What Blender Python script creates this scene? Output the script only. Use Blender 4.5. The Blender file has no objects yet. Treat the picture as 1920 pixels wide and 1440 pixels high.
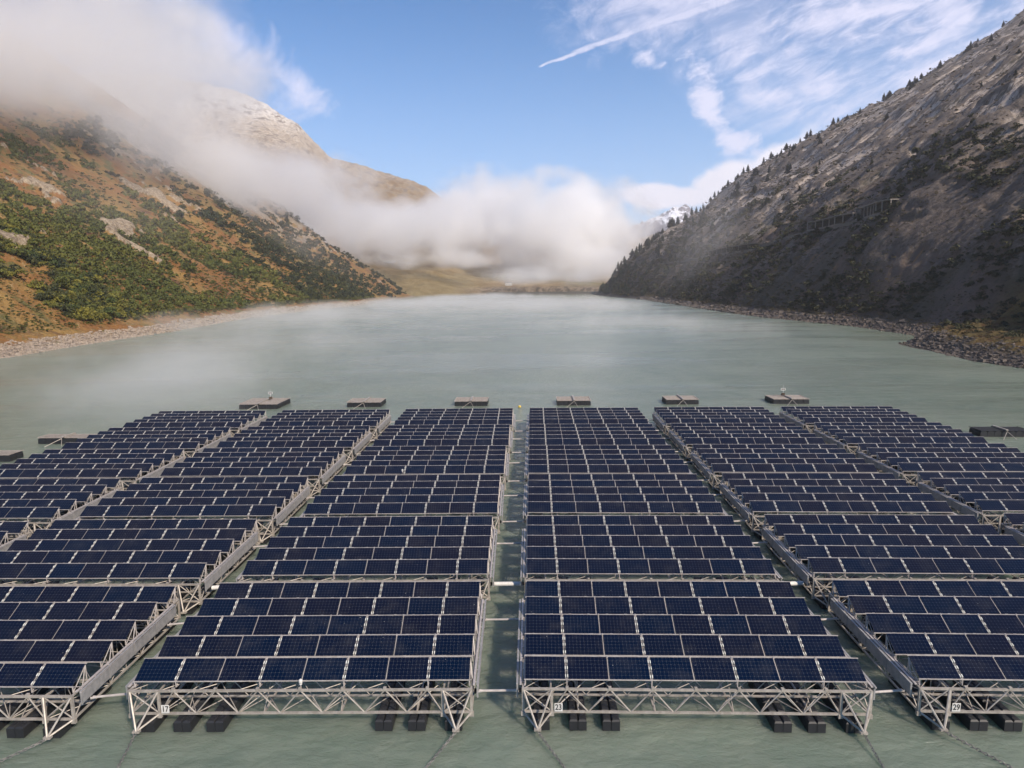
import bpy, math, random
import numpy as np
from mathutils import Matrix, Vector
R = math.radians
random.seed(7)
rng = np.random.default_rng(11)
scene = bpy.context.scene
col = scene.collection

# ------------------------------------------------------------------ camera
CAMZ = 17.9
cam_d = bpy.data.cameras.new("camera")
cam = bpy.data.objects.new("camera", cam_d)
col.objects.link(cam)
cam_d.sensor_width = 36.0
cam_d.lens = 36.0 * 1250 / 1920
cam_d.clip_start = 0.5
cam_d.clip_end = 30000
cam.matrix_world = (Matrix.Translation((0, 0, CAMZ)) @ Matrix.Rotation(R(90 - 8.284), 4, 'X')
                    @ Matrix.Rotation(R(-0.55), 4, 'Z'))
scene.camera = cam

# ------------------------------------------------------------------ light
SUN_AZ, SUN_EL = 142.0, 38.0          # azimuth clockwise from +Y
sd = bpy.data.lights.new("sun", 'SUN')
sd.energy = 4.2
sd.angle = R(3.0)
sd.color = (1.0, 0.86, 0.69)
sun = bpy.data.objects.new("sun", sd)
col.objects.link(sun)
sv = Vector((math.sin(R(SUN_AZ)) * math.cos(R(SUN_EL)), math.cos(R(SUN_AZ)) * math.cos(R(SUN_EL)), math.sin(R(SUN_EL))))
sun.rotation_euler = sv.to_track_quat('Z', 'Y').to_euler()
sun.location = (0, 0, 60)

scene.view_settings.view_transform = 'Standard'
scene.view_settings.look = 'None'
scene.view_settings.exposure = 0.6
scene.view_settings.gamma = 1.0
scene.cycles.use_denoising = True
try:
    scene.cycles.denoiser = 'OPENIMAGEDENOISE'
    scene.cycles.denoising_prefilter = 'ACCURATE'
except Exception:
    pass
scene.cycles.volume_bounces = 12
scene.cycles.max_bounces = 12
scene.cycles.diffuse_bounces = 2
scene.cycles.glossy_bounces = 3
scene.cycles.transparent_max_bounces = 16
scene.cycles.volume_step_rate = 1.0
scene.cycles.volume_max_steps = 256
scene.cycles.use_adaptive_sampling = True
scene.cycles.adaptive_threshold = 0.02


# ------------------------------------------------------------------ node helpers
class NT:
    def __init__(s, tree):
        s.t = tree
        s.n = tree.nodes
        s.l = tree.links

    def new(s, kind, **kw):
        n = s.n.new(kind)
        for k, v in kw.items():
            setattr(n, k, v)
        return n

    def put(s, sock, v):
        if isinstance(v, bpy.types.NodeSocket):
            s.l.new(v, sock)
        elif v is not None:
            if hasattr(sock.default_value, '__len__') and not hasattr(v, '__len__'):
                v = (v,) * len(sock.default_value)
            elif hasattr(v, '__len__') and len(v) == 3 and len(sock.default_value) == 4:
                v = (*v, 1.0)
            sock.default_value = v

    def m(s, op, a, b=None, c=None, clamp=False):
        n = s.new('ShaderNodeMath', operation=op, use_clamp=clamp)
        s.put(n.inputs[0], a)
        if b is not None: s.put(n.inputs[1], b)
        if c is not None: s.put(n.inputs[2], c)
        return n.outputs[0]

    def vm(s, op, a, b=None, scale=None):
        n = s.new('ShaderNodeVectorMath', operation=op)
        s.put(n.inputs[0], a)
        if b is not None: s.put(n.inputs[1], b)
        if scale is not None: s.put(n.inputs['Scale'], scale)
        return n.outputs['Value'] if op in ('LENGTH', 'DOT_PRODUCT', 'DISTANCE') else n.outputs[0]

    def noise(s, vec, scale, detail=4, rough=0.55, dist=0.0, lac=2.0):
        n = s.new('ShaderNodeTexNoise')
        s.put(n.inputs['Vector'], vec)
        n.inputs['Scale'].default_value = scale
        n.inputs['Detail'].default_value = detail
        n.inputs['Roughness'].default_value = rough
        n.inputs['Distortion'].default_value = dist
        n.inputs['Lacunarity'].default_value = lac
        return n.outputs['Fac']

    def mr(s, v, a, b, c=0.0, d=1.0, smooth=True):
        n = s.new('ShaderNodeMapRange')
        n.interpolation_type = 'SMOOTHSTEP' if smooth else 'LINEAR'
        n.clamp = True
        s.put(n.inputs[0], v)
        for i, q in enumerate((a, b, c, d)):
            s.put(n.inputs[i + 1], q)
        return n.outputs[0]

    def mix(s, f, a, b):
        n = s.new('ShaderNodeMix', data_type='RGBA')
        s.put(n.inputs['Factor'], f)
        s.put(n.inputs[6], a)
        s.put(n.inputs[7], b)
        return n.outputs[2]

    def xyz(s, v):
        n = s.new('ShaderNodeSeparateXYZ')
        s.put(n.inputs[0], v)
        return n.outputs

    def comb(s, x, y, z):
        n = s.new('ShaderNodeCombineXYZ')
        for i, q in enumerate((x, y, z)):
            s.put(n.inputs[i], q)
        return n.outputs[0]

    def bump(s, h, strength, dist=1.0):
        n = s.new('ShaderNodeBump')
        s.put(n.inputs['Height'], h)
        n.inputs['Strength'].default_value = strength
        n.inputs['Distance'].default_value = dist
        return n.outputs[0]


def material(name):
    m = bpy.data.materials.new(name)
    m.use_nodes = True
    m.node_tree.nodes.clear()
    t = NT(m.node_tree)
    out = t.new('ShaderNodeOutputMaterial')
    return m, t, out


def principled(t, out, base, rough=0.8, metal=0.0, spec=0.5, normal=None):
    p = t.new('ShaderNodeBsdfPrincipled')
    t.put(p.inputs['Base Color'], base)
    t.put(p.inputs['Roughness'], rough)
    t.put(p.inputs['Metallic'], metal)
    t.put(p.inputs['Specular IOR Level'], spec)
    if normal is not None:
        t.l.new(normal, p.inputs['Normal'])
    t.l.new(p.outputs[0], out.inputs['Surface'])
    return p


# ------------------------------------------------------------------ sky
world = bpy.data.worlds.new("World")
scene.world = world
world.use_nodes = True
world.node_tree.nodes.clear()
t = NT(world.node_tree)
wo = t.new('ShaderNodeOutputWorld')
bg = t.new('ShaderNodeBackground')
sky = t.new('ShaderNodeTexSky')
sky.sky_type = 'NISHITA'
sky.sun_disc = False
sky.sun_elevation = R(SUN_EL)
sky.sun_rotation = R(SUN_AZ)
sky.altitude = 1800
sky.air_density = 1.0
sky.dust_density = 0.6
sky.ozone_density = 1.6
SKY_STRENGTH = 0.105
g = t.new('ShaderNodeTexCoord').outputs['Generated']
x, y, z = t.xyz(g)
yy = t.m('MAXIMUM', y, 0.08)
u = t.m('DIVIDE', x, yy)
w = t.m('DIVIDE', z, yy)
P = t.comb(u, w, 0.0)


def blob(cu, cw, ru, rw, ang=0.0):
    """1 in the middle of an oval patch of the sky, 0 outside"""
    du = t.m('SUBTRACT', u, cu)
    dw = t.m('SUBTRACT', w, cw)
    ca, sa = math.cos(ang), math.sin(ang)
    a = t.m('ADD', t.m('MULTIPLY', du, ca / ru), t.m('MULTIPLY', dw, sa / ru))
    b = t.m('ADD', t.m('MULTIPLY', du, -sa / rw), t.m('MULTIPLY', dw, ca / rw))
    d = t.m('SQRT', t.m('ADD', t.m('MULTIPLY', a, a), t.m('MULTIPLY', b, b)))
    return t.m('SUBTRACT', 1.0, d)


# streaky coordinates for the cirrus, running up to the right
rot = t.new('ShaderNodeVectorRotate', rotation_type='Z_AXIS')
t.put(rot.inputs['Vector'], P)
rot.inputs['Angle'].default_value = R(-24)
st = t.vm('MULTIPLY', rot.outputs[0], (5.0, 17.0, 1.0))
n_st = t.noise(st, 1.0, 7, 0.62, 0.5)
st2 = t.vm('MULTIPLY', rot.outputs[0], (16.0, 50.0, 1.0))
n_st2 = t.noise(st2, 1.0, 5, 0.6, 0.6)
n_big = t.noise(P, 6.0, 8, 0.6, 0.9)
n_fine = t.noise(P, 26.0, 8, 0.65, 0.6)
nn = t.m('ADD', t.m('MULTIPLY', n_st, 0.45), t.m('ADD', t.m('MULTIPLY', n_big, 0.15), t.m('MULTIPLY', n_st2, 0.40)))
# broad veil, right of a line falling from the top middle to the right hill
e = t.m('ADD', t.m('SUBTRACT', u, 0.27), t.m('MULTIPLY', t.m('SUBTRACT', w, 0.30), 1.05))
e = t.m('ADD', e, t.m('MULTIPLY', t.m('SUBTRACT', n_big, 0.5), 0.55))
veil = t.mr(e, -0.09, 0.14)
veil = t.m('MULTIPLY', veil, t.mr(w, 0.12, 0.27))
veil = t.m('MULTIPLY', veil, t.mr(nn, 0.40, 0.62, 0.12, 1.0))
tb = t.m('MAXIMUM', blob(0.20, 0.385, 0.17, 0.075, 0.1), blob(0.33, 0.37, 0.12, 0.09, -0.6))
top = t.m('MULTIPLY', t.mr(t.m('ADD', tb, t.m('MULTIPLY', t.m('SUBTRACT', n_fine, 0.5), 1.6)), 0.0, 0.8), t.mr(nn, 0.36, 0.60, 0.25, 0.8))
wb = t.m('MAXIMUM', blob(0.285, 0.262, 0.105, 0.032, -1.15), blob(0.325, 0.205, 0.062, 0.030, -0.5))
wb = t.m('MAXIMUM', wb, t.m('SUBTRACT', blob(0.195, 0.318, 0.045, 0.020, -0.4), 0.15))
wisp = t.mr(t.m('ADD', wb, t.m('MULTIPLY', t.m('SUBTRACT', t.m('ADD', t.m('MULTIPLY', n_fine, 0.5), t.m('MULTIPLY', n_st2, 0.5)), 0.5), 4.2)), 0.0, 1.1)


def seg(u0, w0, u1, w1, width0, width1):
    L = math.hypot(u1 - u0, w1 - w0)
    dx, dy = (u1 - u0) / L, (w1 - w0) / L
    du = t.m('SUBTRACT', u, u0)
    dw = t.m('SUBTRACT', w, w0)
    a = t.m('ADD', t.m('MULTIPLY', du, dx / L), t.m('MULTIPLY', dw, dy / L))
    b = t.m('ADD', t.m('MULTIPLY', du, -dy), t.m('MULTIPLY', dw, dx))
    b = t.m('ADD', b, t.m('MULTIPLY', t.m('SUBTRACT', n_fine, 0.5), 0.010))
    wd = t.m('ADD', width0, t.m('MULTIPLY', a, width1 - width0))
    d = t.m('DIVIDE', t.m('ABSOLUTE', b), t.m('MAXIMUM', wd, 0.0008))
    f = t.mr(d, 0.3, 1.3, 1.0, 0.0)
    return t.m('MULTIPLY', f, t.m('MULTIPLY', t.mr(a, 0.0, 0.08), t.mr(a, 0.9, 1.05, 1.0, 0.0)))


trail = t.m('MAXIMUM', seg(0.040, 0.308, 0.125, 0.336, 0.0015, 0.004), seg(0.082, 0.324, 0.335, 0.404, 0.003, 0.009))
trail = t.m('MULTIPLY', trail, t.mr(n_fine, 0.3, 0.55, 0.45, 0.85))
# thin torn cloud by the left mountain
lb = t.m('MAXIMUM', blob(-0.39, 0.345, 0.13, 0.055, -0.75), blob(-0.30, 0.285, 0.08, 0.03, -0.5))
lcl = t.m('MULTIPLY', t.mr(t.m('ADD', lb, t.m('MULTIPLY', t.m('SUBTRACT', t.noise(P, 14.0, 8, 0.62, 0.6), 0.5), 3.4)), 0.0, 1.1), 0.8)
# cumulus behind the right mountain and along the valley end
cb = t.m('MAXIMUM', blob(0.315, 0.148, 0.075, 0.032, 0.25), blob(0.395, 0.178, 0.075, 0.035, 0.5))
cb = t.m('MAXIMUM', cb, t.m('MAXIMUM', blob(0.24, 0.128, 0.10, 0.022, 0.0), blob(0.37, 0.13, 0.13, 0.05, 0.3)))
cum = t.mr(t.m('ADD', cb, t.m('MULTIPLY', t.m('SUBTRACT', t.noise(P, 11.0, 8, 0.55), 0.5), 1.6)), 0.02, 0.45)
front = t.mr(y, 0.10, 0.25)
tot = t.m('MAXIMUM', t.m('MAXIMUM', veil, top), t.m('MAXIMUM', wisp, t.m('MAXIMUM', trail, lcl)))
tot = t.m('MULTIPLY', t.m('MULTIPLY', tot, 0.78), front)
cum = t.m('MULTIPLY', cum, front)
hz = t.mr(z, 0.0, 0.42, 0.40, 0.0)
hsv = t.new('ShaderNodeHueSaturation')
hsv.inputs['Saturation'].default_value = 1.5
hsv.inputs['Value'].default_value = 0.98
t.l.new(sky.outputs[0], hsv.inputs['Color'])
skyc = t.mix(hz, hsv.outputs[0], (3.6, 5.6, 8.8))
c1 = t.mix(tot, skyc, (6.9, 6.6, 7.8))
c2 = t.mix(t.m('MULTIPLY', cum, 0.95), c1, (7.6, 7.2, 7.7))
t.l.new(c2, bg.inputs['Color'])
bg.inputs['Strength'].default_value = SKY_STRENGTH
t.l.new(bg.outputs[0], wo.inputs['Surface'])


# ------------------------------------------------------------------ object helpers
def tag(o, label=None, cat=None, group=None, kind=None):
    if label: o['label'] = label
    if cat: o['category'] = cat
    if group: o['group'] = group
    if kind: o['kind'] = kind
    return o


def empty(name, loc, rz=0.0):
    o = bpy.data.objects.new(name, None)
    o.empty_display_size = 0.5
    o.location = loc
    o.rotation_euler = (0, 0, rz)
    col.objects.link(o)
    return o


def link_mesh(name, me, parent=None, loc=(0, 0, 0), rot=(0, 0, 0)):
    o = bpy.data.objects.new(name, me)
    o.location = loc
    o.rotation_euler = rot
    if parent is not None:
        o.parent = parent
    col.objects.link(o)
    return o


class MB:
    """collects boxes, bars and tubes for ONE mesh"""
    def __init__(s):
        s.v, s.f, s.mi = [], [], []

    def quad_prism(s, p8, mi=0):
        b = len(s.v)
        s.v += [tuple(p) for p in p8]
        for q in ((0, 3, 2, 1), (4, 5, 6, 7), (0, 1, 5, 4), (1, 2, 6, 5), (2, 3, 7, 6), (3, 0, 4, 7)):
            s.f.append(tuple(b + i for i in q))
            s.mi.append(mi)

    def box(s, x0, x1, y0, y1, z0, z1, mi=0):
        s.quad_prism([(x0, y0, z0), (x1, y0, z0), (x1, y1, z0), (x0, y1, z0),
                      (x0, y0, z1), (x1, y0, z1), (x1, y1, z1), (x0, y1, z1)], mi)

    def bar(s, p, q, w, h=None, mi=0):
        """square bar from p to q"""
        h = w if h is None else h
        p, q = Vector(p), Vector(q)
        d = (q - p).normalized()
        up = Vector((0, 0, 1)) if abs(d.z) < 0.95 else Vector((0, 1, 0))
        a = d.cross(up).normalized() * (w / 2)
        b = a.cross(d).normalized() * (h / 2)
        s.quad_prism([p - a - b, p + a - b, p + a + b, p - a + b, q - a - b, q + a - b, q + a + b, q - a + b], mi)

    def tube(s, p, q, r, n=6, r2=None, mi=0):
        r2 = r if r2 is None else r2
        p, q = Vector(p), Vector(q)
        d = (q - p).normalized()
        up = Vector((0, 0, 1)) if abs(d.z) < 0.95 else Vector((0, 1, 0))
        a = d.cross(up).normalized()
        c = a.cross(d).normalized()
        b = len(s.v)
        for pt, rr in ((p, r), (q, r2)):
            for k in range(n):
                an = 2 * math.pi * k / n
                s.v.append(tuple(pt + (a * math.cos(an) + c * math.sin(an)) * rr))
        for k in range(n):
            k2 = (k + 1) % n
            s.f.append((b + k, b + k2, b + n + k2, b + n + k))
            s.mi.append(mi)
        s.f.append(tuple(b + k for k in range(n))[::-1]); s.mi.append(mi)
        s.f.append(tuple(b + n + k for k in range(n))); s.mi.append(mi)

    def mesh(s, name, mats):
        me = bpy.data.meshes.new(name)
        me.from_pydata(s.v, [], s.f)
        for m in (mats if isinstance(mats, (list, tuple)) else [mats]):
            me.materials.append(m)
        me.polygons.foreach_set('material_index', s.mi)
        me.update()
        return me


def np_mesh(name, verts, faces, mat, smooth=False, attrs=None):
    me = bpy.data.meshes.new(name)
    verts = np.asarray(verts, dtype=np.float32)
    faces = np.asarray(faces, dtype=np.int32)
    k = faces.shape[1]
    me.vertices.add(len(verts))
    me.vertices.foreach_set('co', verts.ravel())
    me.loops.add(faces.size)
    me.loops.foreach_set('vertex_index', faces.ravel())
    me.polygons.add(len(faces))
    me.polygons.foreach_set('loop_start', np.arange(0, faces.size, k, dtype=np.int32))
    me.polygons.foreach_set('loop_total', np.full(len(faces), k, dtype=np.int32))
    me.polygons.foreach_set('use_smooth', np.full(len(faces), smooth, dtype=bool))
    if attrs:
        for an, av in attrs.items():
            a = me.attributes.new(an, 'FLOAT', 'POINT')
            a.data.foreach_set('value', np.asarray(av, dtype=np.float32).ravel())
    me.materials.append(mat)
    me.update(calc_edges=True)
    me.validate()
    return me


# ------------------------------------------------------------------ numpy noise
def _h(ix, iy, s):
    v = np.sin(ix * 127.1 + iy * 311.7 + s * 74.7) * 43758.5453
    return v - np.floor(v)


def vnoise(x, y, s=0):
    ix, iy = np.floor(x), np.floor(y)
    fx, fy = x - ix, y - iy
    fx = fx * fx * (3 - 2 * fx)
    fy = fy * fy * (3 - 2 * fy)
    a, b = _h(ix, iy, s), _h(ix + 1, iy, s)
    c, d = _h(ix, iy + 1, s), _h(ix + 1, iy + 1, s)
    return (a + (b - a) * fx) * (1 - fy) + (c + (d - c) * fx) * fy - 0.5


def fbm(x, y, oct=5, s=0, gain=0.5):
    r, a, f = 0, 1.0, 1.0
    for i in range(oct):
        r = r + a * vnoise(x * f + 13.7 * i, y * f - 7.1 * i, s + i)
        a *= gain
        f *= 2.03
    return r


def ridged(x, y, oct=4, s=0):
    r, a, f = 0, 1.0, 1.0
    for i in range(oct):
        r = r + a * (0.5 - 2 * np.abs(vnoise(x * f + 3.1 * i, y * f + 5.7 * i, s + i)))
        a *= 0.5
        f *= 2.1
    return r


def sstep(a, b, x):
    k = np.clip((x - a) / (b - a), 0, 1)
    return k * k * (3 - 2 * k)


# ------------------------------------------------------------------ terrain heights
XL = np.array([(60, -125), (100, -130), (180, -139), (207, -143), (244, -147), (290, -149), (412, -166), (528, -171),
               (669, -166), (772, -161), (1000, -176), (1254, -188), (1420, -200)], float)
XR = np.array([(60, 108), (130, 109), (152, 108), (165, 110), (176, 113), (198, 117), (207, 134), (232, 141), (290, 146), (328, 142),
               (390, 140), (537, 150), (828, 170), (1300, 168), (1480, 176)], float)
PL = np.array([(-60, -9), (0, 0), (10, 3), (20, 7.5), (58, 34), (150, 92), (186, 118), (230, 152), (302, 204), (600, 410), (1100, 700)], float)
PR = np.array([(-60, -9), (0, 0), (12, 5), (32, 27), (70, 68), (133, 117), (213, 168), (271, 219), (379, 283), (524, 355), (664, 447),
               (775, 510), (1000, 590), (1400, 700)], float)


def hL(x, y):
    xs = np.interp(y, XL[:, 0], XL[:, 1]) + 3.5 * fbm(y / 22, y * 0 + 3.3, 4, 5)
    d = xs - x
    d = np.minimum(d, (1385 - y) * 1.1 + 0.55 * np.maximum(d, 0) * 0.0 + (d > 0) * d * 0.62)
    h = np.interp(d, PL[:, 0], PL[:, 1])
    k = sstep(6, 90, d)
    gul = ridged((y + 0.25 * d) / 95, d / 420, 4, 21)
    h = h + k * (9 * gul + 14 * fbm(y / 120, d / 120, 5, 31)) * (0.55 + 0.45 * sstep(100, 300, d))
    rock = ridged(y / 34 + 9, d / 26, 4, 41)
    rm = sstep(0.66, 0.86, rock + 0.9 * fbm(y / 90, d / 80, 3, 44)) * sstep(30, 60, d)
    h = h + rm * 5.5 + k * 2.2 * fbm(y / 9, d / 9, 4, 51) + sstep(-1, 2, d) * (1 - k) * 1.0 * fbm(y / 3.0, d / 3.0, 4, 61)
    return h, d, rm


def hR(x, y):
    xs = np.interp(y, XR[:, 0], XR[:, 1]) + 2.2 * fbm(y / 17, y * 0 + 8.3, 4, 6)
    d = x - xs
    d = np.minimum(d, (1470 - y) * 1.0 + (d > 0) * d * 0.55)
    # low grassy spur in front, steeper behind
    flat = np.exp(-((y - 176) / 34.0) ** 2)
    dd = d - flat * 22 * sstep(2, 26, d)
    h = np.interp(dd, PR[:, 0], PR[:, 1])
    h = h + flat * 4.0 * np.exp(-((d - 17) / 11.0) ** 2)
    k = sstep(8, 100, d)
    gul = ridged((y - 0.08 * d) / 70, d / 330, 5, 121)
    h = h + k * (8 * gul + 12 * fbm(y / 130, d / 130, 5, 131)) - k * 7
    h = h + 11 * np.exp(-((y - 330 - 0.25 * d) / 28.0) ** 2) * sstep(12, 50, d) * (1 - sstep(140, 230, d))
    rock = ridged(y / 40 + 2, d / 30, 4, 141)
    rm = sstep(0.25, 0.55, rock + 0.3 * fbm(y / 60, d / 60, 3, 144)) * sstep(15, 40, d)
    h = h + rm * 4.0 + k * 2.4 * fbm(y / 10, d / 10, 4, 151) + sstep(-1, 2, d) * (1 - k) * 1.1 * fbm(y / 3.2, d / 3.2, 4, 161)
    return h, d, rm


SILX = np.array([-3500, -2200, -1500, -1196, -1050, -908, -777, -594, -480, -364, -205, 0, 150, 330, 600, 1200, 2500], float)
SILZ = np.array([850, 930, 900, 848, 785, 704, 560, 503, 478, 440, 300, 215, 180, 165, 210, 420, 700], float)


def hF(x, y):
    u = x / y * 3000
    y0 = np.interp(x, [-2500, -204, -73, 52, 192, 260, 900], [1400, 1420, 1575, 1590, 1525, 1500, 1480]) + 9 * fbm(x / 40, x * 0, 4, 77)
    d = y - y0
    zs = np.interp(u, SILX, SILZ)
    q = np.clip(d / (3000 - y0), 0, 1.6)
    prof = 0.10 * q + 0.90 * np.where(q < 1, q ** 1.35, 1 + (q - 1) * 0.5)
    h = zs * prof + np.where(d < 60, np.clip(d, -40, 60) * 0.14, 60 * 0.14)
    cl = sstep(-60, 20, x) * (1 - sstep(60, 160, d))
    h = h + sstep(0, 18, d) * 11 * np.exp(-((x - 90) / 130.0) ** 2) + sstep(0, 14, d) * 5 * sstep(-180, 0, x)
    amp = sstep(10, 700, d)
    h = h + amp * (22 * fbm(x / 330, y / 330, 6, 201) + 16 * ridged((x + y * 0.4) / 230, y / 500, 5, 211)) - amp * 10
    h = h + sstep(5, 60, d) * 5 * fbm(x / 45, y / 45, 5, 221) + sstep(600, 1100, d) * (9 * ridged(x / 70, y / 110, 4, 231) + 7 * fbm(x / 28, y / 28, 3, 241))
    return h, d, q


def grid_faces(nu, nv):
    i = np.arange(nu - 1)[:, None] * nv + np.arange(nv - 1)[None, :]
    return np.stack([i, i + nv, i + nv + 1, i + 1], -1).reshape(-1, 4)


# ------------------------------------------------------------------ materials
def m_left():
    m, t, out = material('autumn_hillside')
    pos = t.new('ShaderNodeNewGeometry').outputs['Position']
    rock = t.new('ShaderNodeAttribute', attribute_name='rock').outputs['Fac']
    dist = t.new('ShaderNodeAttribute', attribute_name='shore').outputs['Fac']
    n1 = t.noise(pos, 0.021, 5, 0.6, 0.4)
    n2 = t.noise(pos, 0.09, 6, 0.65, 0.3)
    n3 = t.noise(pos, 0.45, 5, 0.7)
    n4 = t.noise(pos, 2.2, 4, 0.7)
    c = t.mix(t.mr(n1, 0.42, 0.60), (0.215, 0.098, 0.032), (0.270, 0.165, 0.055))
    c = t.mix(t.mr(n2, 0.50, 0.64), c, (0.120, 0.108, 0.038))
    c = t.mix(t.mr(t.noise(pos, 0.05, 5, 0.6, 0.5), 0.56, 0.66), c, (0.110, 0.055, 0.030))
    c = t.mix(t.mr(n3, 0.54, 0.70, 0.0, 0.75), c, (0.33, 0.24, 0.12))
    c = t.mix(t.mr(n4, 0.52, 0.70, 0.0, 0.7), c, (0.070, 0.056, 0.024))
    rk = t.mix(t.mr(n3, 0.35, 0.65), (0.17, 0.125, 0.085), (0.40, 0.325, 0.235))
    rk = t.mix(t.mr(n4, 0.35, 0.5, 0.7, 0.0), rk, (0.09, 0.075, 0.06))
    rmask = t.mr(t.m('ADD', rock, t.m('MULTIPLY', t.m('SUBTRACT', n3, 0.5), 1.1)), 0.42, 0.62)
    c = t.mix(rmask, c, rk)
    bch = t.mr(t.m('ADD', dist, t.m('MULTIPLY', t.m('SUBTRACT', n2, 0.5), 22.0)), 5.0, 8.5, 1.0, 0.0)
    bk = t.mix(t.mr(t.noise(pos, 1.3, 4, 0.7), 0.38, 0.62), (0.10, 0.078, 0.060), (0.34, 0.27, 0.21))
    c = t.mix(bch, c, bk)
    h = t.m('ADD', t.m('MULTIPLY', n3, 1.2), t.m('MULTIPLY', n4, 0.35))
    principled(t, out, c, 0.95, 0, 0.15, t.bump(h, 0.9, 1.2))
    return m


def m_right():
    m, t, out = material('dark_hillside')
    pos = t.new('ShaderNodeNewGeometry').outputs['Position']
    rock = t.new('ShaderNodeAttribute', attribute_name='rock').outputs['Fac']
    dist = t.new('ShaderNodeAttribute', attribute_name='shore').outputs['Fac']
    sx, sy, sz = t.xyz(pos)
    # streaks run down the fall line, slightly slanting along the valley
    sp = t.comb(t.m('MULTIPLY', sx, 0.012), t.m('ADD', t.m('MULTIPLY', sy, 0.050), t.m('MULTIPLY', sx, -0.004)), t.m('MULTIPLY', sz, 0.010))
    s1 = t.noise(sp, 1.0, 6, 0.62, 0.5)
    s2 = t.noise(t.vm('SCALE', sp, scale=4.2), 1.0, 5, 0.65, 0.4)
    n1 = t.noise(pos, 0.018, 5, 0.6, 0.5)
    n3 = t.noise(pos, 0.40, 5, 0.7)
    n4 = t.noise(pos, 1.9, 4, 0.7)
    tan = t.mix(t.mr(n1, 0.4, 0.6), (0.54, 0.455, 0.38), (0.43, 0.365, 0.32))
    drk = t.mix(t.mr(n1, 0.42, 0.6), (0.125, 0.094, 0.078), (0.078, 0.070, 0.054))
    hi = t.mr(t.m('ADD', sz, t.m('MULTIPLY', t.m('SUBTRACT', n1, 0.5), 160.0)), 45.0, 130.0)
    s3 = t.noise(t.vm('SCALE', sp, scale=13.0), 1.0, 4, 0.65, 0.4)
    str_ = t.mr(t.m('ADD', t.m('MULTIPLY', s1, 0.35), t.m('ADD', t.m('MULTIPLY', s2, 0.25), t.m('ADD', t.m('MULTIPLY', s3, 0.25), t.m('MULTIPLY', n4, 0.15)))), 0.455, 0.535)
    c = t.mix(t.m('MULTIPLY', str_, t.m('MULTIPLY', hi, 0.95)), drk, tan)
    c = t.mix(t.mr(n3, 0.52, 0.70, 0.0, 0.7), c, (0.050, 0.046, 0.032))
    low = t.mr(s2, 0.60, 0.72, 0.0, 0.8)
    c = t.mix(t.m('MULTIPLY', low, t.m('SUBTRACT', 1.0, hi)), c, (0.26, 0.14, 0.055))
    c = t.mix(t.m('MULTIPLY', t.mr(n4, 0.55, 0.7, 0.0, 0.6), 1.0), c, (0.13, 0.115, 0.09))
    rk = t.mix(t.mr(n3, 0.35, 0.65), (0.075, 0.060, 0.050), (0.17, 0.14, 0.12))
    c = t.mix(t.mr(t.m('ADD', rock, t.m('MULTIPLY', t.m('SUBTRACT', n3, 0.5), 0.9)), 0.45, 0.7, 0.0, 0.85), c, rk)
    gr = t.m('MULTIPLY', t.mr(t.m('ADD', sy, t.m('MULTIPLY', n3, 12.0)), 212.0, 238.0, 1.0, 0.0), t.mr(dist, 34.0, 48.0, 1.0, 0.0))
    c = t.mix(gr, c, t.mix(t.mr(n3, 0.35, 0.6), (0.085, 0.048, 0.022), (0.115, 0.088, 0.036)))
    bch = t.mr(t.m('ADD', dist, t.m('MULTIPLY', t.m('SUBTRACT', n1, 0.5), 12.0)), 3.5, 6.5, 1.0, 0.0)
    bk = t.mix(t.mr(t.noise(pos, 1.3, 4, 0.7), 0.4, 0.62), (0.040, 0.034, 0.030), (0.13, 0.11, 0.095))
    c = t.mix(bch, c, bk)
    h = t.m('ADD', t.m('MULTIPLY', n3, 1.4), t.m('MULTIPLY', n4, 0.35))
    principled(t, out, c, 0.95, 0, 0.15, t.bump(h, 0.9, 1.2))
    return m


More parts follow.
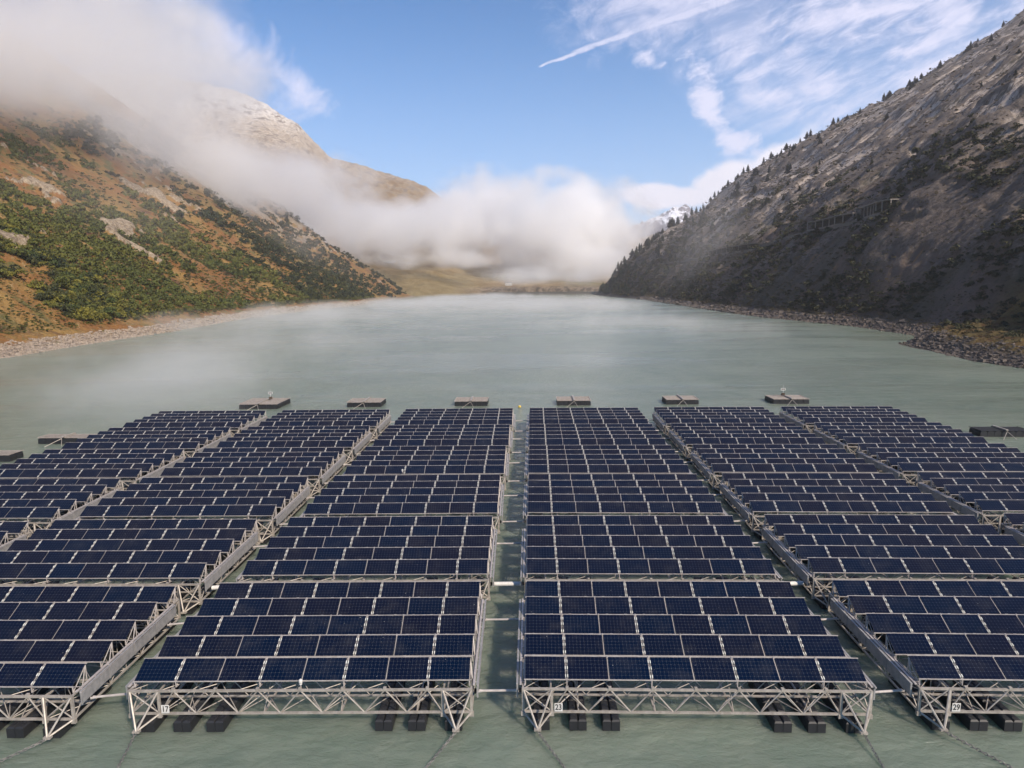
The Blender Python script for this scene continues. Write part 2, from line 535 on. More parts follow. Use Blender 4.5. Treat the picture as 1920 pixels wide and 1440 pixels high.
def m_far():
    m, t, out = material('mountain_pasture')
    pos = t.new('ShaderNodeNewGeometry').outputs['Position']
    sx, sy, sz = t.xyz(pos)
    n1 = t.noise(pos, 0.0035, 6, 0.6, 0.5)
    n2 = t.noise(pos, 0.02, 7, 0.66, 0.4)
    n3 = t.noise(pos, 0.11, 6, 0.7)
    c = t.mix(t.mr(n2, 0.40, 0.60), (0.19, 0.12, 0.05), (0.30, 0.22, 0.12))
    gr = t.m('MULTIPLY', t.mr(n1, 0.46, 0.66, 0.0, 0.6), t.mr(sz, 20.0, 120.0, 1.0, 0.0))
    gr = t.m('MAXIMUM', gr, t.m('MULTIPLY', t.mr(sx, -120.0, -20.0, 0.40, 0.0), t.mr(sz, 40.0, 90.0, 1.0, 0.0)))
    c = t.mix(gr, c, (0.125, 0.120, 0.045))
    c = t.mix(t.mr(n3, 0.55, 0.7, 0.0, 0.7), c, (0.10, 0.075, 0.04))
    up = t.m('ADD', sz, t.m('MULTIPLY', t.m('SUBTRACT', n2, 0.5), 420.0))
    c = t.mix(t.mr(up, 370.0, 640.0, 0.0, 0.75), c, t.mix(t.mr(n3, 0.4, 0.6), (0.34, 0.275, 0.205), (0.54, 0.49, 0.43)))
    c = t.mix(t.mr(up, 620.0, 800.0, 0.0, 0.8), c, (0.66, 0.63, 0.59))
    c = t.mix(t.m('MULTIPLY', t.mr(n2, 0.52, 0.62), t.mr(sz, 250.0, 420.0)), c, (0.19, 0.15, 0.115))
    c = t.mix(t.m('MULTIPLY', t.mr(t.noise(pos, 0.05, 6, 0.72), 0.52, 0.62, 0.0, 0.7), t.mr(sz, 200.0, 400.0)), c, (0.14, 0.11, 0.085))
    clf = t.m('MULTIPLY', t.mr(t.m('ADD', sz, t.m('MULTIPLY', t.m('SUBTRACT', n3, 0.5), 14.0)), 14.0, 22.0, 1.0, 0.0), t.mr(sx, -150.0, -40.0))
    c = t.mix(clf, c, t.mix(t.mr(n3, 0.42, 0.58), (0.09, 0.068, 0.045), (0.26, 0.20, 0.14)))
    principled(t, out, c, 0.95, 0, 0.1, t.bump(n3, 0.8, 6.0))
    return m


def m_snow():
    m, t, out = material('snowy_rock')
    pos = t.new('ShaderNodeNewGeometry').outputs['Position']
    nz = t.xyz(t.new('ShaderNodeNewGeometry').outputs['Normal'])[2]
    n = t.noise(pos, 0.009, 7, 0.7)
    s = t.mr(t.m('ADD', nz, t.m('MULTIPLY', t.m('SUBTRACT', n, 0.5), 1.6)), 0.62, 0.78)
    s = t.m('MULTIPLY', s, t.mr(t.m('ADD', t.xyz(pos)[2], t.m('MULTIPLY', n, 260.0)), 640.0, 760.0))
    principled(t, out, t.mix(s, (0.13, 0.11, 0.12), (0.82, 0.82, 0.86)), 0.9, 0, 0.2)
    return m


def m_water():
    m, t, out = material('glacial_water')
    pos = t.new('ShaderNodeNewGeometry').outputs['Position']
    sx, sy, sz = t.xyz(pos)
    n1 = t.noise(pos, 0.035, 4, 0.6, 1.0)
    n0 = t.noise(pos, 0.35, 4, 0.6, 0.8)
    base = t.mix(t.mr(n1, 0.35, 0.65), (0.128, 0.166, 0.130), (0.162, 0.198, 0.156))
    base = t.mix(t.mr(n0, 0.35, 0.7, 0.0, 0.5), base, (0.180, 0.208, 0.162))
    wv = t.comb(t.m('MULTIPLY', sx, 0.55), sy, sz)
    b1 = t.noise(wv, 2.2, 6, 0.66, 0.3)
    b2 = t.noise(wv, 0.45, 4, 0.6, 0.3)
    h = t.m('ADD', t.m('MULTIPLY', b1, 0.34), t.m('MULTIPLY', b2, 0.5))
    patch = t.mr(t.noise(pos, 0.022, 3, 0.5), 0.35, 0.65, 0.16, 0.26)
    wp_ = t.comb(t.m('MULTIPLY', sx, 0.010), t.m('MULTIPLY', sy, 0.034), 0.0)
    wind = t.mr(t.noise(wp_, 1.0, 5, 0.6, 0.8), 0.38, 0.62, 0.35, 1.0)
    h = t.m('MULTIPLY', h, wind)
    patch = t.m('ADD', t.m('MULTIPLY', wind, 0.12), 0.09)
    bn = t.new('ShaderNodeBump')
    t.put(bn.inputs['Height'], h)
    bn.inputs['Strength'].default_value = 0.9
    t.put(bn.inputs['Distance'], 0.8)
    p = principled(t, out, base, patch, 0, 0.5, bn.outputs[0])
    p.inputs['IOR'].default_value = 1.33
    p.inputs['Subsurface Weight'].default_value = 0.85
    p.inputs['Subsurface Radius'].default_value = (1.0, 1.3, 1.1)
    p.inputs['Subsurface Scale'].default_value = 2.8
    return m


def m_metal(name, c0, c1, rough=0.45, metal=0.35):
    m, t, out = material(name)
    pos = t.new('ShaderNodeNewGeometry').outputs['Position']
    n = t.noise(pos, 3.5, 5, 0.7)
    principled(t, out, t.mix(t.mr(n, 0.35, 0.65), c0, c1), rough, metal, 0.4)
    return m


def m_panel():
    m, t, out = material('solar_glass')
    o = t.new('ShaderNodeTexCoord').outputs['Object']
    px, py, pz = t.xyz(o)
    cx = t.m('ABSOLUTE', t.m('SUBTRACT', t.m('FRACT', t.m('ADD', t.m('MULTIPLY', px, 10 / 1.62), 0.5)), 0.5))
    cy = t.m('ABSOLUTE', t.m('SUBTRACT', t.m('FRACT', t.m('ADD', t.m('MULTIPLY', py, 6 / 0.97), 0.5)), 0.5))
    lx = t.mr(cx, 0.018, 0.045, 1.0, 0.0)
    ly = t.mr(cy, 0.018, 0.045, 1.0, 0.0)
    crs = t.mr(t.m('ADD', cx, cy), 0.07, 0.14, 1.0, 0.0)
    ri = t.new('ShaderNodeObjectInfo').outputs['Random']
    c = t.mix(ri, (0.0011, 0.0056, 0.0200), (0.0036, 0.0050, 0.0150))
    c = t.mix(t.m('MULTIPLY', t.m('MAXIMUM', lx, ly), 0.15), c, (0.13, 0.15, 0.19))
    c = t.mix(t.m('MULTIPLY', crs, 0.12), c, (0.42, 0.44, 0.46))
    wp = t.new('ShaderNodeNewGeometry').outputs['Position']
    du = t.noise(wp, 1.1, 5, 0.65)
    c = t.mix(t.mr(du, 0.45, 0.75, 0.0, 0.05), c, (0.20, 0.19, 0.17))
    sp0 = t.noise(wp, 14.0, 1, 0.3)
    c = t.mix(t.mr(sp0, 0.80, 0.84, 0.0, 0.5), c, (0.55, 0.55, 0.52))
    p = principled(t, out, c, t.m('ADD', 0.10, t.m('MULTIPLY', du, 0.25)), 0, 0.09)
    return m


def m_plastic():
    m, t, out = material('black_plastic')
    pos = t.new('ShaderNodeNewGeometry').outputs['Position']
    n = t.noise(pos, 2.5, 4, 0.6)
    principled(t, out, t.mix(n, (0.010, 0.011, 0.014), (0.022, 0.023, 0.026)), 0.55, 0, 0.35)
    return m


def m_leaf(name, ca, cb, cc):
    m, t, out = material(name)
    pos = t.new('ShaderNodeNewGeometry').outputs['Position']
    ri = t.new('ShaderNodeObjectInfo').outputs['Random']
    n = t.noise(pos, 0.35, 3, 0.6)
    n2 = t.noise(pos, 0.02, 3, 0.6)
    f = t.m('ADD', t.m('MULTIPLY', ri, 0.6), t.m('MULTIPLY', n2, 0.5))
    c = t.mix(t.mr(f, 0.25, 0.75), ca, cb)
    c = t.mix(t.mr(n, 0.45, 0.65, 0.0, 0.7), c, cc)
    p = principled(t, out, c, 0.85, 0, 0.12)
    return m


MT = dict(
    left=m_left(), right=m_right(), far=m_far(), snow=m_snow(), water=m_water(), panel=m_panel(), plastic=m_plastic(),
    alu=m_metal('aluminium_profile', (0.265, 0.240, 0.212), (0.39, 0.355, 0.318), 0.5, 0.25),
    alu2=m_metal('painted_sheet', (0.20, 0.20, 0.205), (0.28, 0.275, 0.275), 0.6, 0.1),
    rail=m_metal('anodised_rail', (0.33, 0.30, 0.285), (0.45, 0.415, 0.395), 0.45, 0.2),
    white=m_metal('white_plastic', (0.48, 0.47, 0.45), (0.60, 0.59, 0.57), 0.5, 0.0),
    clamp=m_metal('bright_clamp', (0.50, 0.50, 0.46), (0.66, 0.66, 0.62), 0.4, 0.0),
    black=m_metal('black_print', (0.012, 0.012, 0.014), (0.018, 0.018, 0.02), 0.6, 0.0),
    chain=m_metal('galvanised_chain', (0.10, 0.10, 0.10), (0.22, 0.21, 0.20), 0.6, 0.5),
    deck=m_metal('weathered_grating', (0.22, 0.19, 0.165), (0.34, 0.30, 0.265), 0.7, 0.0),
    conc=m_metal('weathered_concrete', (0.09, 0.082, 0.075), (0.16, 0.148, 0.135), 0.9, 0.0),
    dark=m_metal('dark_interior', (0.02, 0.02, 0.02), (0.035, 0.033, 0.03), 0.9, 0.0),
    yellow=m_metal('yellow_plastic', (0.55, 0.38, 0.05), (0.62, 0.45, 0.08), 0.5, 0.0),
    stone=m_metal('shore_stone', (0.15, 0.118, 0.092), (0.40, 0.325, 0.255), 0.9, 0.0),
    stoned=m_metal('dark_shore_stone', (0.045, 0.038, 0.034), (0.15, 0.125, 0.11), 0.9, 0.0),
    bark=m_metal('tree_bark', (0.05, 0.035, 0.025), (0.09, 0.065, 0.045), 0.95, 0.0),
    conifer=m_leaf('conifer_needles', (0.020, 0.030, 0.020), (0.034, 0.046, 0.028), (0.014, 0.022, 0.016)),
    shrub=m_leaf('shrub_leaves', (0.055, 0.075, 0.024), (0.165, 0.150, 0.030), (0.040, 0.050, 0.020)),
    shrubd=m_leaf('dark_shrub_leaves', (0.030, 0.040, 0.020), (0.060, 0.064, 0.026), (0.020, 0.026, 0.014)),
    slopeshrub=m_leaf('slope_scrub_leaves', (0.050, 0.052, 0.030), (0.085, 0.068, 0.038), (0.034, 0.034, 0.022)),
    heath=m_leaf('heath_scrub', (0.080, 0.085, 0.022), (0.150, 0.075, 0.022), (0.035, 0.032, 0.014)),
)

# ------------------------------------------------------------------ terrain meshes
ys = np.concatenate([np.geomspace(75, 1440, 620)])
ds = np.concatenate([np.linspace(-8, 40, 70), np.geomspace(41, 900, 230)])


def hill(name, side, fn, curve, mat):
    Y, D = np.meshgrid(ys, ds, indexing='ij')
    X = np.interp(Y, curve[:, 0], curve[:, 1]) + side * D
    H, dist, rm = fn(X, Y)
    v = np.stack([X, Y, H], -1).reshape(-1, 3)
    f = grid_faces(len(ys), len(ds))
    if side < 0:
        f = f[:, ::-1]
    me = np_mesh(name, v, f, mat, True, {'rock': rm, 'shore': dist})
    o = link_mesh(name, me)
    return tag(o, kind='structure')


hill('left_hillside', -1, hL, XL, MT['left'])
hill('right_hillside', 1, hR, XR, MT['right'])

fy = np.geomspace(1380, 4600, 330)
fu = np.linspace(-0.75, 0.34, 560)
FY, FU = np.meshgrid(fy, fu, indexing='ij')
FX = FU * FY
H, _, _ = hF(FX, FY)
o = link_mesh('far_mountain', np_mesh('far_mountain', np.stack([FX, FY, H], -1).reshape(-1, 3), grid_faces(330, 560)[:, ::-1], MT['far'], True))
tag(o, kind='structure')

sy_ = np.linspace(5400, 7400, 120)
su_ = np.linspace(0.10, 0.36, 260)
SY, SU = np.meshgrid(sy_, su_, indexing='ij')
SX = SU * SY
q = 1 - np.abs(SY - 6300) / 1000
base = np.interp(SU, [0.10, 0.16, 0.20, 0.218, 0.232, 0.25, 0.265, 0.28, 0.29, 0.31, 0.36], [300, 500, 610, 660, 695, 705, 680, 665, 660, 660, 660])
SH = base * np.clip(q, 0, 1) ** 0.8 * 1.05 + np.clip(q, 0, 1) * (55 * ridged(SX / 300, SY / 300, 6, 301) + 60 * fbm(SX / 90, SY / 90, 4, 305)) - 20
o = link_mesh('snowy_peak', np_mesh('snowy_peak', np.stack([SX, SY, SH], -1).reshape(-1, 3), grid_faces(120, 260)[:, ::-1], MT['snow'], False))
tag(o, kind='structure')

# lake surface
wy = np.array([-60, 40, 120, 400, 900, 1700.0])
v = []
for yv in wy:
    for xv in (-420, -150, 0, 150, 420):
        v.append((xv, yv, 0))
nt_ = len(v)
v += [(p_[0], p_[1], -6.0) for p_ in v]
gf_ = [tuple(q_)[::-1] for q_ in grid_faces(6, 5)]
ring_ = [0, 1, 2, 3, 4, 9, 14, 19, 24, 29, 28, 27, 26, 25, 20, 15, 10, 5]
fc_ = gf_ + [tuple(i_ + nt_ for i_ in q_)[::-1] for q_ in gf_]
fc_ += [(ring_[k_], ring_[k_] + nt_, ring_[(k_ + 1) % 18] + nt_, ring_[(k_ + 1) % 18])[::-1] for k_ in range(18)]
me = np_mesh('lake_water', v, fc_, MT['water'], False)
tag(link_mesh('lake_water', me), kind='structure')
bedv = [(-1500, -60, -12), (1500, -60, -12), (1800, 4700, -12), (-3600, 4700, -12)]
m_, t_, o_ = material('lake_bed')
principled(t_, o_, (0.10, 0.11, 0.09), 0.9)
tag(link_mesh('lake_bed', np_mesh('lake_bed', bedv, [[0, 1, 2, 3]], m_)), kind='structure')

# ------------------------------------------------------------------ solar raft, built once
GAPS = [0.115, 0.06, 0.115, 0.06, 0.115, 0.06, 0.115]
PW, PH = 1.655, 1.0
WT = 8 * PW + sum(GAPS)
X0 = -WT / 2
pan_x = []
xx = X0
gap_x = []
for i in range(8):
    pan_x.append(xx + PW / 2)
    xx += PW
    if i < 7:
        gap_x.append((xx + GAPS[i] / 2, GAPS[i]))
        xx += GAPS[i]
TILT = R(28)
RP = 1.83
ZT = 2.36
HW = 7.03          # half width of the lower frame
FRONT, BACK = -1.12, 7.35
ZC, ZB = 1.60, 0.60  # chord heights
ct, sn = math.cos(TILT), math.sin(TILT)


def slope_pt(x, s, off=0.0):
    """point on a panel row: s metres down the slope from the top edge, off above it"""
    return (x, -s * ct - off * sn, ZT - s * sn + off * ct)


mb = MB()
mb.box(-PW / 2, PW / 2, -PH / 2, PH / 2, -0.015, 0.015)
ME_PANEL = mb.mesh('solar_panel', MT['panel'])

# frame of one panel row: two long rails, bars in the gaps, clamps, struts
mb = MB()
for s in (-0.022, PH + 0.022):
    mb.bar(slope_pt(X0 - 0.05, s), slope_pt(-X0 + 0.05, s), 0.034, 0.034)
for (gx, gw) in gap_x:
    if gw > 0.1:
        for e in (-1, 1):
            mb.bar(slope_pt(gx + e * gw * 0.36, 0.0, -0.02), slope_pt(gx + e * gw * 0.36, PH, -0.02), 0.016, 0.03)
        for s in (0.14, 0.43, 0.80):
            for e in (-1, 1):
                mb.bar(slope_pt(gx + e * gw * 0.36, s, 0.012), slope_pt(gx + e * gw * 0.36, s + 0.13, 0.012), 0.034, 0.03, mi=1)
        for s in (0.02, 0.34, 0.62, 0.96):
            mb.bar(slope_pt(gx - gw * 0.4, s, -0.02), slope_pt(gx + gw * 0.4, s, -0.02), 0.02)
    else:
        mb.bar(slope_pt(gx, 0.0, -0.03), slope_pt(gx, PH, -0.03), 0.030, 0.03)
    mb.box(gx - 0.03, gx + 0.03, -0.03, 0.03, ZT - 0.02, ZT + 0.05, mi=0)
for k in range(16):
    for s in (-0.028, PH + 0.028):
        xk = X0 + 0.35 + k * (WT - 0.7) / 15
        p = slope_pt(xk - 0.06, s, 0.016)
        q_ = slope_pt(xk + 0.06, s, 0.016)
        mb.bar(p, q_, 0.036, 0.03, mi=0)
zt_, zb_ = ZT - 0.05, ZT - PH * sn - 0.02
for sx in [X0, -X0] + [g_[0] for g_ in gap_x[0::2]]:
    mb.tube((sx, -PH * ct, zb_ - 0.02), (sx, -PH * ct, 1.62), 0.028)
    mb.tube((sx, -0.02, zt_), (sx, -0.02, 1.45), 0.024)
    mb.tube((sx, -0.02, 1.48), (sx, -PH * ct, 1.62), 0.02)
    mb.tube((sx, -0.02, zt_), (sx, -PH * ct, 1.62), 0.02)
for e in (-1, 1):
    # small braces from the row end out to the side truss
    mb.tube((e * (-X0), -0.02, zt_), (e * HW, -0.45, ZC), 0.022)
    mb.tube((e * (-X0), -PH * ct, zb_), (e * HW, -0.45, ZC), 0.02)
ME_ROW = mb.mesh('row_frame', [MT['rail'], MT['clamp']])


def cross_truss(y, inner):
    """three-chord truss across the raft; inner = direction of the second bottom chord"""
    mb = MB()
    yi = y + inner * 1.15
    mb.bar((-HW, y, ZC), (HW, y, ZC), 0.085)
    mb.bar((-HW, y, ZB), (HW, y, ZB), 0.080)
    mb.bar((-HW, yi, ZB), (HW, yi, ZB), 0.070)
    mb.bar((-HW, yi, ZC), (HW, yi, ZC), 0.055)
    nodes = [X0 + 0.02] + [g_[0] for g_ in gap_x] + [-X0 - 0.02]
    a = -HW + 1.2
    tops = [p for p in nodes if a < p < -a]
    bots = []
    for i in range(len(tops) - 1):
        bots.append((tops[i] + tops[i + 1]) / 2)
    bots = [a] + bots + [-a]
    for i, tx in enumerate(tops):
        mb.tube((tx, y, ZC), (bots[i], y, ZB), 0.030)
        mb.tube((tx, y, ZC), (bots[i + 1], y, ZB), 0.030)
        mb.tube((tx, yi, ZC), (bots[i], yi, ZB), 0.020)
        mb.tube((tx, yi, ZC), (bots[i + 1], yi, ZB), 0.020)
        mb.box(tx - 0.06, tx + 0.06, y - 0.055, y + 0.055, ZC - 0.01, ZC + 0.12)
    for i in range(len(bots) - 1):
        mb.tube((bots[i], y, ZB), ((bots[i] + bots[i + 1]) / 2, yi, ZB), 0.020)
        mb.tube((bots[i + 1], y, ZB), ((bots[i] + bots[i + 1]) / 2, yi, ZB), 0.020)
        mb.tube((bots[i], y, ZC), (bots[i + 1], yi, ZC), 0.018)
        if i % 2 == 0:
            mb.tube((bots[i], y, ZB + 0.02), (bots[i] + 1.76, yi, ZC), 0.022)
        else:
            mb.tube((bots[i + 1], y, ZB + 0.02), (bots[i + 1] - 1.3, yi, ZC), 0.018)
    mb.tube((-HW, y, ZC), (-HW, yi, ZC), 0.03)
    mb.tube((HW, y, ZC), (HW, yi, ZC), 0.03)
    return mb.mesh('cross_truss', MT['alu'])


ME_FT = cross_truss(FRONT, 1)
ME_RT = cross_truss(BACK, -1)


def side_truss(e):
    mb = MB()
    x = e * HW
    xi = e * (HW - 1.15)
    mb.bar((x, FRONT, ZC), (x, BACK, ZC), 0.075)
    mb.bar((x, FRONT, ZB), (x, BACK, ZB), 0.070)
    mb.bar((xi, FRONT + .1, ZC - 0.08), (xi, BACK - .1, ZC - 0.08), 0.06)
    mb.bar((xi, FRONT + .1, ZB), (xi, BACK - .1, ZB), 0.06)
    n = 7
    ysn = [FRONT + (BACK - FRONT) * k / n for k in range(n + 1)]
    for k in range(n):
        a, b = ysn[k], ysn[k + 1]
        if k % 2 == 0:
            mb.tube((x, a, ZB), (x, b, ZC), 0.028)
        else:
            mb.tube((x, a, ZC), (x, b, ZB), 0.028)
        mb.tube((x, b, ZB), (xi, a, ZB), 0.020)
        mb.tube((x, b, ZB), (xi, b, ZB), 0.022)
        mb.tube((x, a, ZC), (xi, b, ZC - 0.08), 0.018)
        mb.tube((x, b, ZC), (x, b, ZB), 0.022)
        mb.tube((xi, b, ZC - 0.08), (xi, b, ZB), 0.018)
        mb.tube((xi, a, ZC - 0.08), (x, b, ZB), 0.018)
    return mb.mesh('side_truss', MT['alu'])


ME_SL, ME_SR = side_truss(-1), side_truss(1)

mb = MB()
PLN = (7.55) / 4
mb.box(-0.02, 0.02, 0, PLN - 0.03, 1.13, 1.66)
mb.box(-0.045, 0.045, 0, PLN - 0.03, 1.66, 1.70)
mb.box(-0.035, 0.035, 0.002, 0.05, 1.10, 1.655)
ME_PLATE = mb.mesh('side_panel', MT['alu2'])
mb = MB()
mb.bar((0, FRONT + 0.15, 1.70), (0, FRONT + 7.75, 1.70), 0.09, 0.05)
mb.bar((0.16, FRONT + 0.15, 1.66), (0.16, FRONT + 7.75, 1.66), 0.05, 0.05)
for k in range(9):
    yk = FRONT + 0.4 + k * 0.9
    mb.bar((-0.02, yk, 1.69), (0.18, yk, 1.655), 0.05, 0.03)
ME_TRAY = mb.mesh('cable_tray', MT['rail'])

# corner bracket with its pointed nose
def nose(e):
    mb = MB()
    xa, xb = e * HW, e * (HW - 1.18)
    y = FRONT - 0.005
    tip = (e * (HW - 0.59), FRONT - 0.78, 0.33)
    for xq in (xa, xb):
        mb.bar((xq, y, ZC + 0.04), (xq, y, ZB - 0.04), 0.10)
        mb.tube((xq, y, ZC), tip, 0.042)
        mb.tube((xq, y, ZB), tip, 0.042)
    mb.tube((xa, y, ZC), (xb, y, ZB), 0.028)
    mb.tube((xb, y, ZC), (xa, y, ZB), 0.028)
    mb.tube((xa, y + 1.2, ZC), (xa, y, ZB), 0.028)
    mb.box(tip[0] - 0.14, tip[0] + 0.14, tip[1] - 0.05, tip[1] + 0.12, tip[2] - 0.05, tip[2] + 0.03)
    for xq in (xa, xb):
        mb.box(xq - 0.09, xq + 0.09, y - 0.075, y + 0.05, ZB - 0.16, ZB + 0.02)
    return mb.mesh('corner_bracket', MT['alu'])


ME_NL, ME_NR = nose(-1), nose(1)


def rear_frame(e):
    mb = MB()
    xa, xb = e * HW, e * (HW - 1.18)
    y = BACK + 0.005
    for xq in (xa, xb):
        mb.bar((xq, y, ZC + 0.03), (xq, y, ZB - 0.03), 0.085)
    mb.tube((xa, y, ZC), (xb, y, ZB), 0.028)
    mb.tube((xb, y, ZC), (xa, y, ZB), 0.028)
    mb.tube((xa, y, ZC), (e * (HW - 0.5), y + 0.7, 0.5), 0.035)
    mb.tube((xb, y, ZC), (e * (HW - 0.5), y + 0.7, 0.5), 0.035)
    return mb.mesh('corner_frame', MT['alu'])


ME_RL, ME_RR = rear_frame(-1), rear_frame(1)

# pontoon: a run of black float blocks, two abreast
mb = MB()
for bx in (-0.18, 0.18):
    for k in range(5):
        y0 = k * 0.68
        w_ = 0.17
        x0, x1 = bx - w_, bx + w_
        c = 0.05
        mb.box(x0, x1, y0, y0 + 0.66, -0.32, 0.40)
        mb.quad_prism([(x0, y0, 0.40), (x1, y0, 0.40), (x1, y0 + .66, 0.40), (x0, y0 + .66, 0.40),
                       (x0 + c, y0 + c, 0.46), (x1 - c, y0 + c, 0.46), (x1 - c, y0 + .66 - c, 0.46), (x0 + c, y0 + .66 - c, 0.46)])
        mb.box(bx - 0.08, bx + 0.08, y0 + 0.25, y0 + 0.41, 0.455, 0.485)
ME_PONT = mb.mesh('pontoon', MT['plastic'])
mb = MB()
mb.bar((0, FRONT + 0.1, ZB - 0.09), (0, BACK - 0.1, ZB - 0.09), 0.07)
mb.bar((0, FRONT + 1.2, ZC - 0.10), (0, BACK - 1.2, ZC - 0.10), 0.06)
for k in range(7):
    y0 = FRONT + 0.1 + k * 1.18
    mb.tube((0, y0, ZB - 0.06), (0, y0 + 1.18, ZC - 0.1) if k % 2 == 0 else (0, y0 + 1.18, ZB - 0.06), 0.02)
ME_BEAM = mb.mesh('longitudinal_beam', MT['alu'])

PONT_X = [-6.30, -4.80, -3.45, 3.45, 4.80, 6.30]


def make_raft(name='solar_raft'):
    root = empty(name, (0, 0, 0))
    for r in range(5):
        link_mesh('row_frame', ME_ROW, root, (0, r * RP, 0))
        for pxx in pan_x:
            link_mesh('solar_panel', ME_PANEL, root, (pxx, r * RP - 0.5 * PH * ct, ZT - 0.5 * PH * sn), (TILT + random.gauss(0, 0.006), random.gauss(0, 0.004), 0))
    link_mesh('cross_truss', ME_FT, root)
    link_mesh('cross_truss', ME_RT, root)
    link_mesh('side_truss', ME_SL, root)
    link_mesh('side_truss', ME_SR, root)
    for e in (-1, 1):
        for k in range(4):
            link_mesh('side_plate', ME_PLATE, root, (e * (HW + 0.24), FRONT + 0.2 + k * PLN, 0))
        link_mesh('cable_tray', ME_TRAY, root, (e * (HW + 0.10), 0, 0), (0, 0, 0))
    for me_ in (ME_NL, ME_NR):
        link_mesh('corner_bracket', me_, root)
    for me_ in (ME_RL, ME_RR):
        link_mesh('corner_frame', me_, root)
    for xk in PONT_X:
        link_mesh('pontoon', ME_PONT, root, (xk, FRONT - 0.35, 0))
        link_mesh('pontoon', ME_PONT, root, (xk, BACK - 3.1, 0))
    for xk in (-4.75, -1.6, 1.6, 4.75):
        link_mesh('longitudinal_beam', ME_BEAM, root, (xk, 0, 0))
    return root


def copy_thing(root, loc, rz):
    c = root.copy()
    col.objects.link(c)
    c.location = loc
    c.rotation_euler = (0, 0, rz)
    for ch in list(root.children):
        d = ch.copy()
        col.objects.link(d)
        d.parent = c
        for g2 in list(ch.children):
            q2 = g2.copy()
            col.objects.link(q2)
            q2.parent = d
    return c


# columns: (x of centre at near row, y of near row top, x at far, y far top row, yaw)
COLS = [(-40.6, 26.2, -38.9, 85.1, -1.2), (-25.15, 26.25, -22.75, 85.0, -0.9), (-8.92, 26.4, -6.80, 85.0, -0.6),
        (7.30, 26.15, 9.10, 84.7, -1.9), (23.45, 25.85, 25.10, 84.4, -2.2), (39.6, 25.7, 41.3, 84.0, -2.4)]
cname = ['leftmost', 'second from left', 'third from left', 'third from right', 'second from right', 'rightmost']
rname = ['nearest', 'second nearest', 'third nearest', 'fourth nearest', 'second farthest', 'farthest']
SIGNS = {(2, 0): '17', (3, 0): '23', (4, 0): '29'}
proto = None
rafts = {}
for c in range(6):
    xa, ya, xb, yb, yaw = COLS[c]
    step = (yb - ya - 4 * RP) / 5
    for r in range(6):
        if c == 0 and r < 1:
            continue
        if c == 5 and r < 1:
            continue
        k = r * step / (yb - ya)
        loc = (xa + (xb - xa) * (r * step + 3) / (yb - ya), ya + r * step, 0)
        yw = R(yaw + random.uniform(-0.25, 0.25))
        if proto is None:
            proto = make_raft()
            o = proto
            o.location = loc
            o.rotation_euler = (0, 0, yw)
        else:
            o = copy_thing(proto, loc, yw)
        sg = SIGNS.get((c, r))
        if sg:
            lab = 'nearest solar raft with a number plate, %s' % {'17': 'directly left of the middle water gap', '23': 'directly right of the middle water gap', '29': 'cut off by the right edge of the photo'}[sg]
        else:
            lab = 'floating raft of dark blue solar panels, %s in the %s column' % (rname[r], cname[c])
        tag(o, lab, 'solar raft', 'floating solar rafts moored in six columns')
        rafts[(c, r)] = o

# number plates
for (c, r), txt in SIGNS.items():
    root = rafts[(c, r)]
    sxp = -HW + 1.18 + (0.27)
    mb = MB()
    mb.box(-0.165, 0.165, -0.012, 0.0, -0.18, 0.18)
    pl = link_mesh('number_plate', mb.mesh('number_plate', MT['white']), root, (sxp, FRONT - 0.07, 0.84))
    cu = bpy.data.curves.new('digits', 'FONT')
    cu.body = txt
    cu.size = 0.35
    cu.align_x = 'CENTER'
    cu.align_y = 'CENTER'
    cu.extrude = 0.002
    cu.offset = 0.006
    tmp = bpy.data.objects.new('tmp_text', cu)
    col.objects.link(tmp)
    bpy.context.view_layer.update()
    me = bpy.data.meshes.new_from_object(tmp.evaluated_get(bpy.context.evaluated_depsgraph_get()))
    bpy.data.objects.remove(tmp)
    me.materials.clear()
    me.materials.append(MT['black'])
    link_mesh('digits', me, pl, (0, -0.018, 0), (R(90), 0, 0)).scale = (0.80, 1.0, 1.0)


def raft_pt(c, r, p):
    o = rafts[(c, r)]
    return Matrix.Translation(o.location) @ Matrix.Rotation(o.rotation_euler.z, 4, 'Z') @ Vector(p)


# spreader bars between neighbouring columns
mb = MB()
mb.tube((0.22, 0, 0), (0.78, 0, 0), 0.055, 8)
ord_ = ['first', 'second', 'third', 'fourth', 'fifth', 'sixth', 'seventh', 'eighth', 'ninth', 'tenth', 'eleventh', 'twelfth']


def bar_mesh(L, thick):
    mb = MB()
    if thick:
        mb.tube((0.22, 0, 0), (L - 0.22, 0, 0), 0.12, 14)
    else:
        mb.tube((0.30, 0, 0), (L - 0.30, 0, 0), 0.052, 10)
        mb.tube((0.14, 0, 0), (0.34, 0, 0), 0.085, 10, 0.055)
        mb.tube((L - 0.34, 0, 0), (L - 0.14, 0, 0), 0.055, 10, 0.085)
    return mb.mesh('fender' if thick else 'spreader_bar', MT['white'] if thick else MT['rail'])


def bar_end(L):
    mb = MB()
    for a in (0.0, L - 0.22):
        mb.box(a, a + 0.22, -0.055, 0.055, -0.06, 0.06)
        mb.tube((a + 0.05, 0, -0.10), (a + 0.05, 0, 0.10), 0.05, 8)
        mb.tube((a + 0.17, 0, -0.08), (a + 0.17, 0, 0.08), 0.05, 8)
    return mb.mesh('end_joint', MT['plastic'])


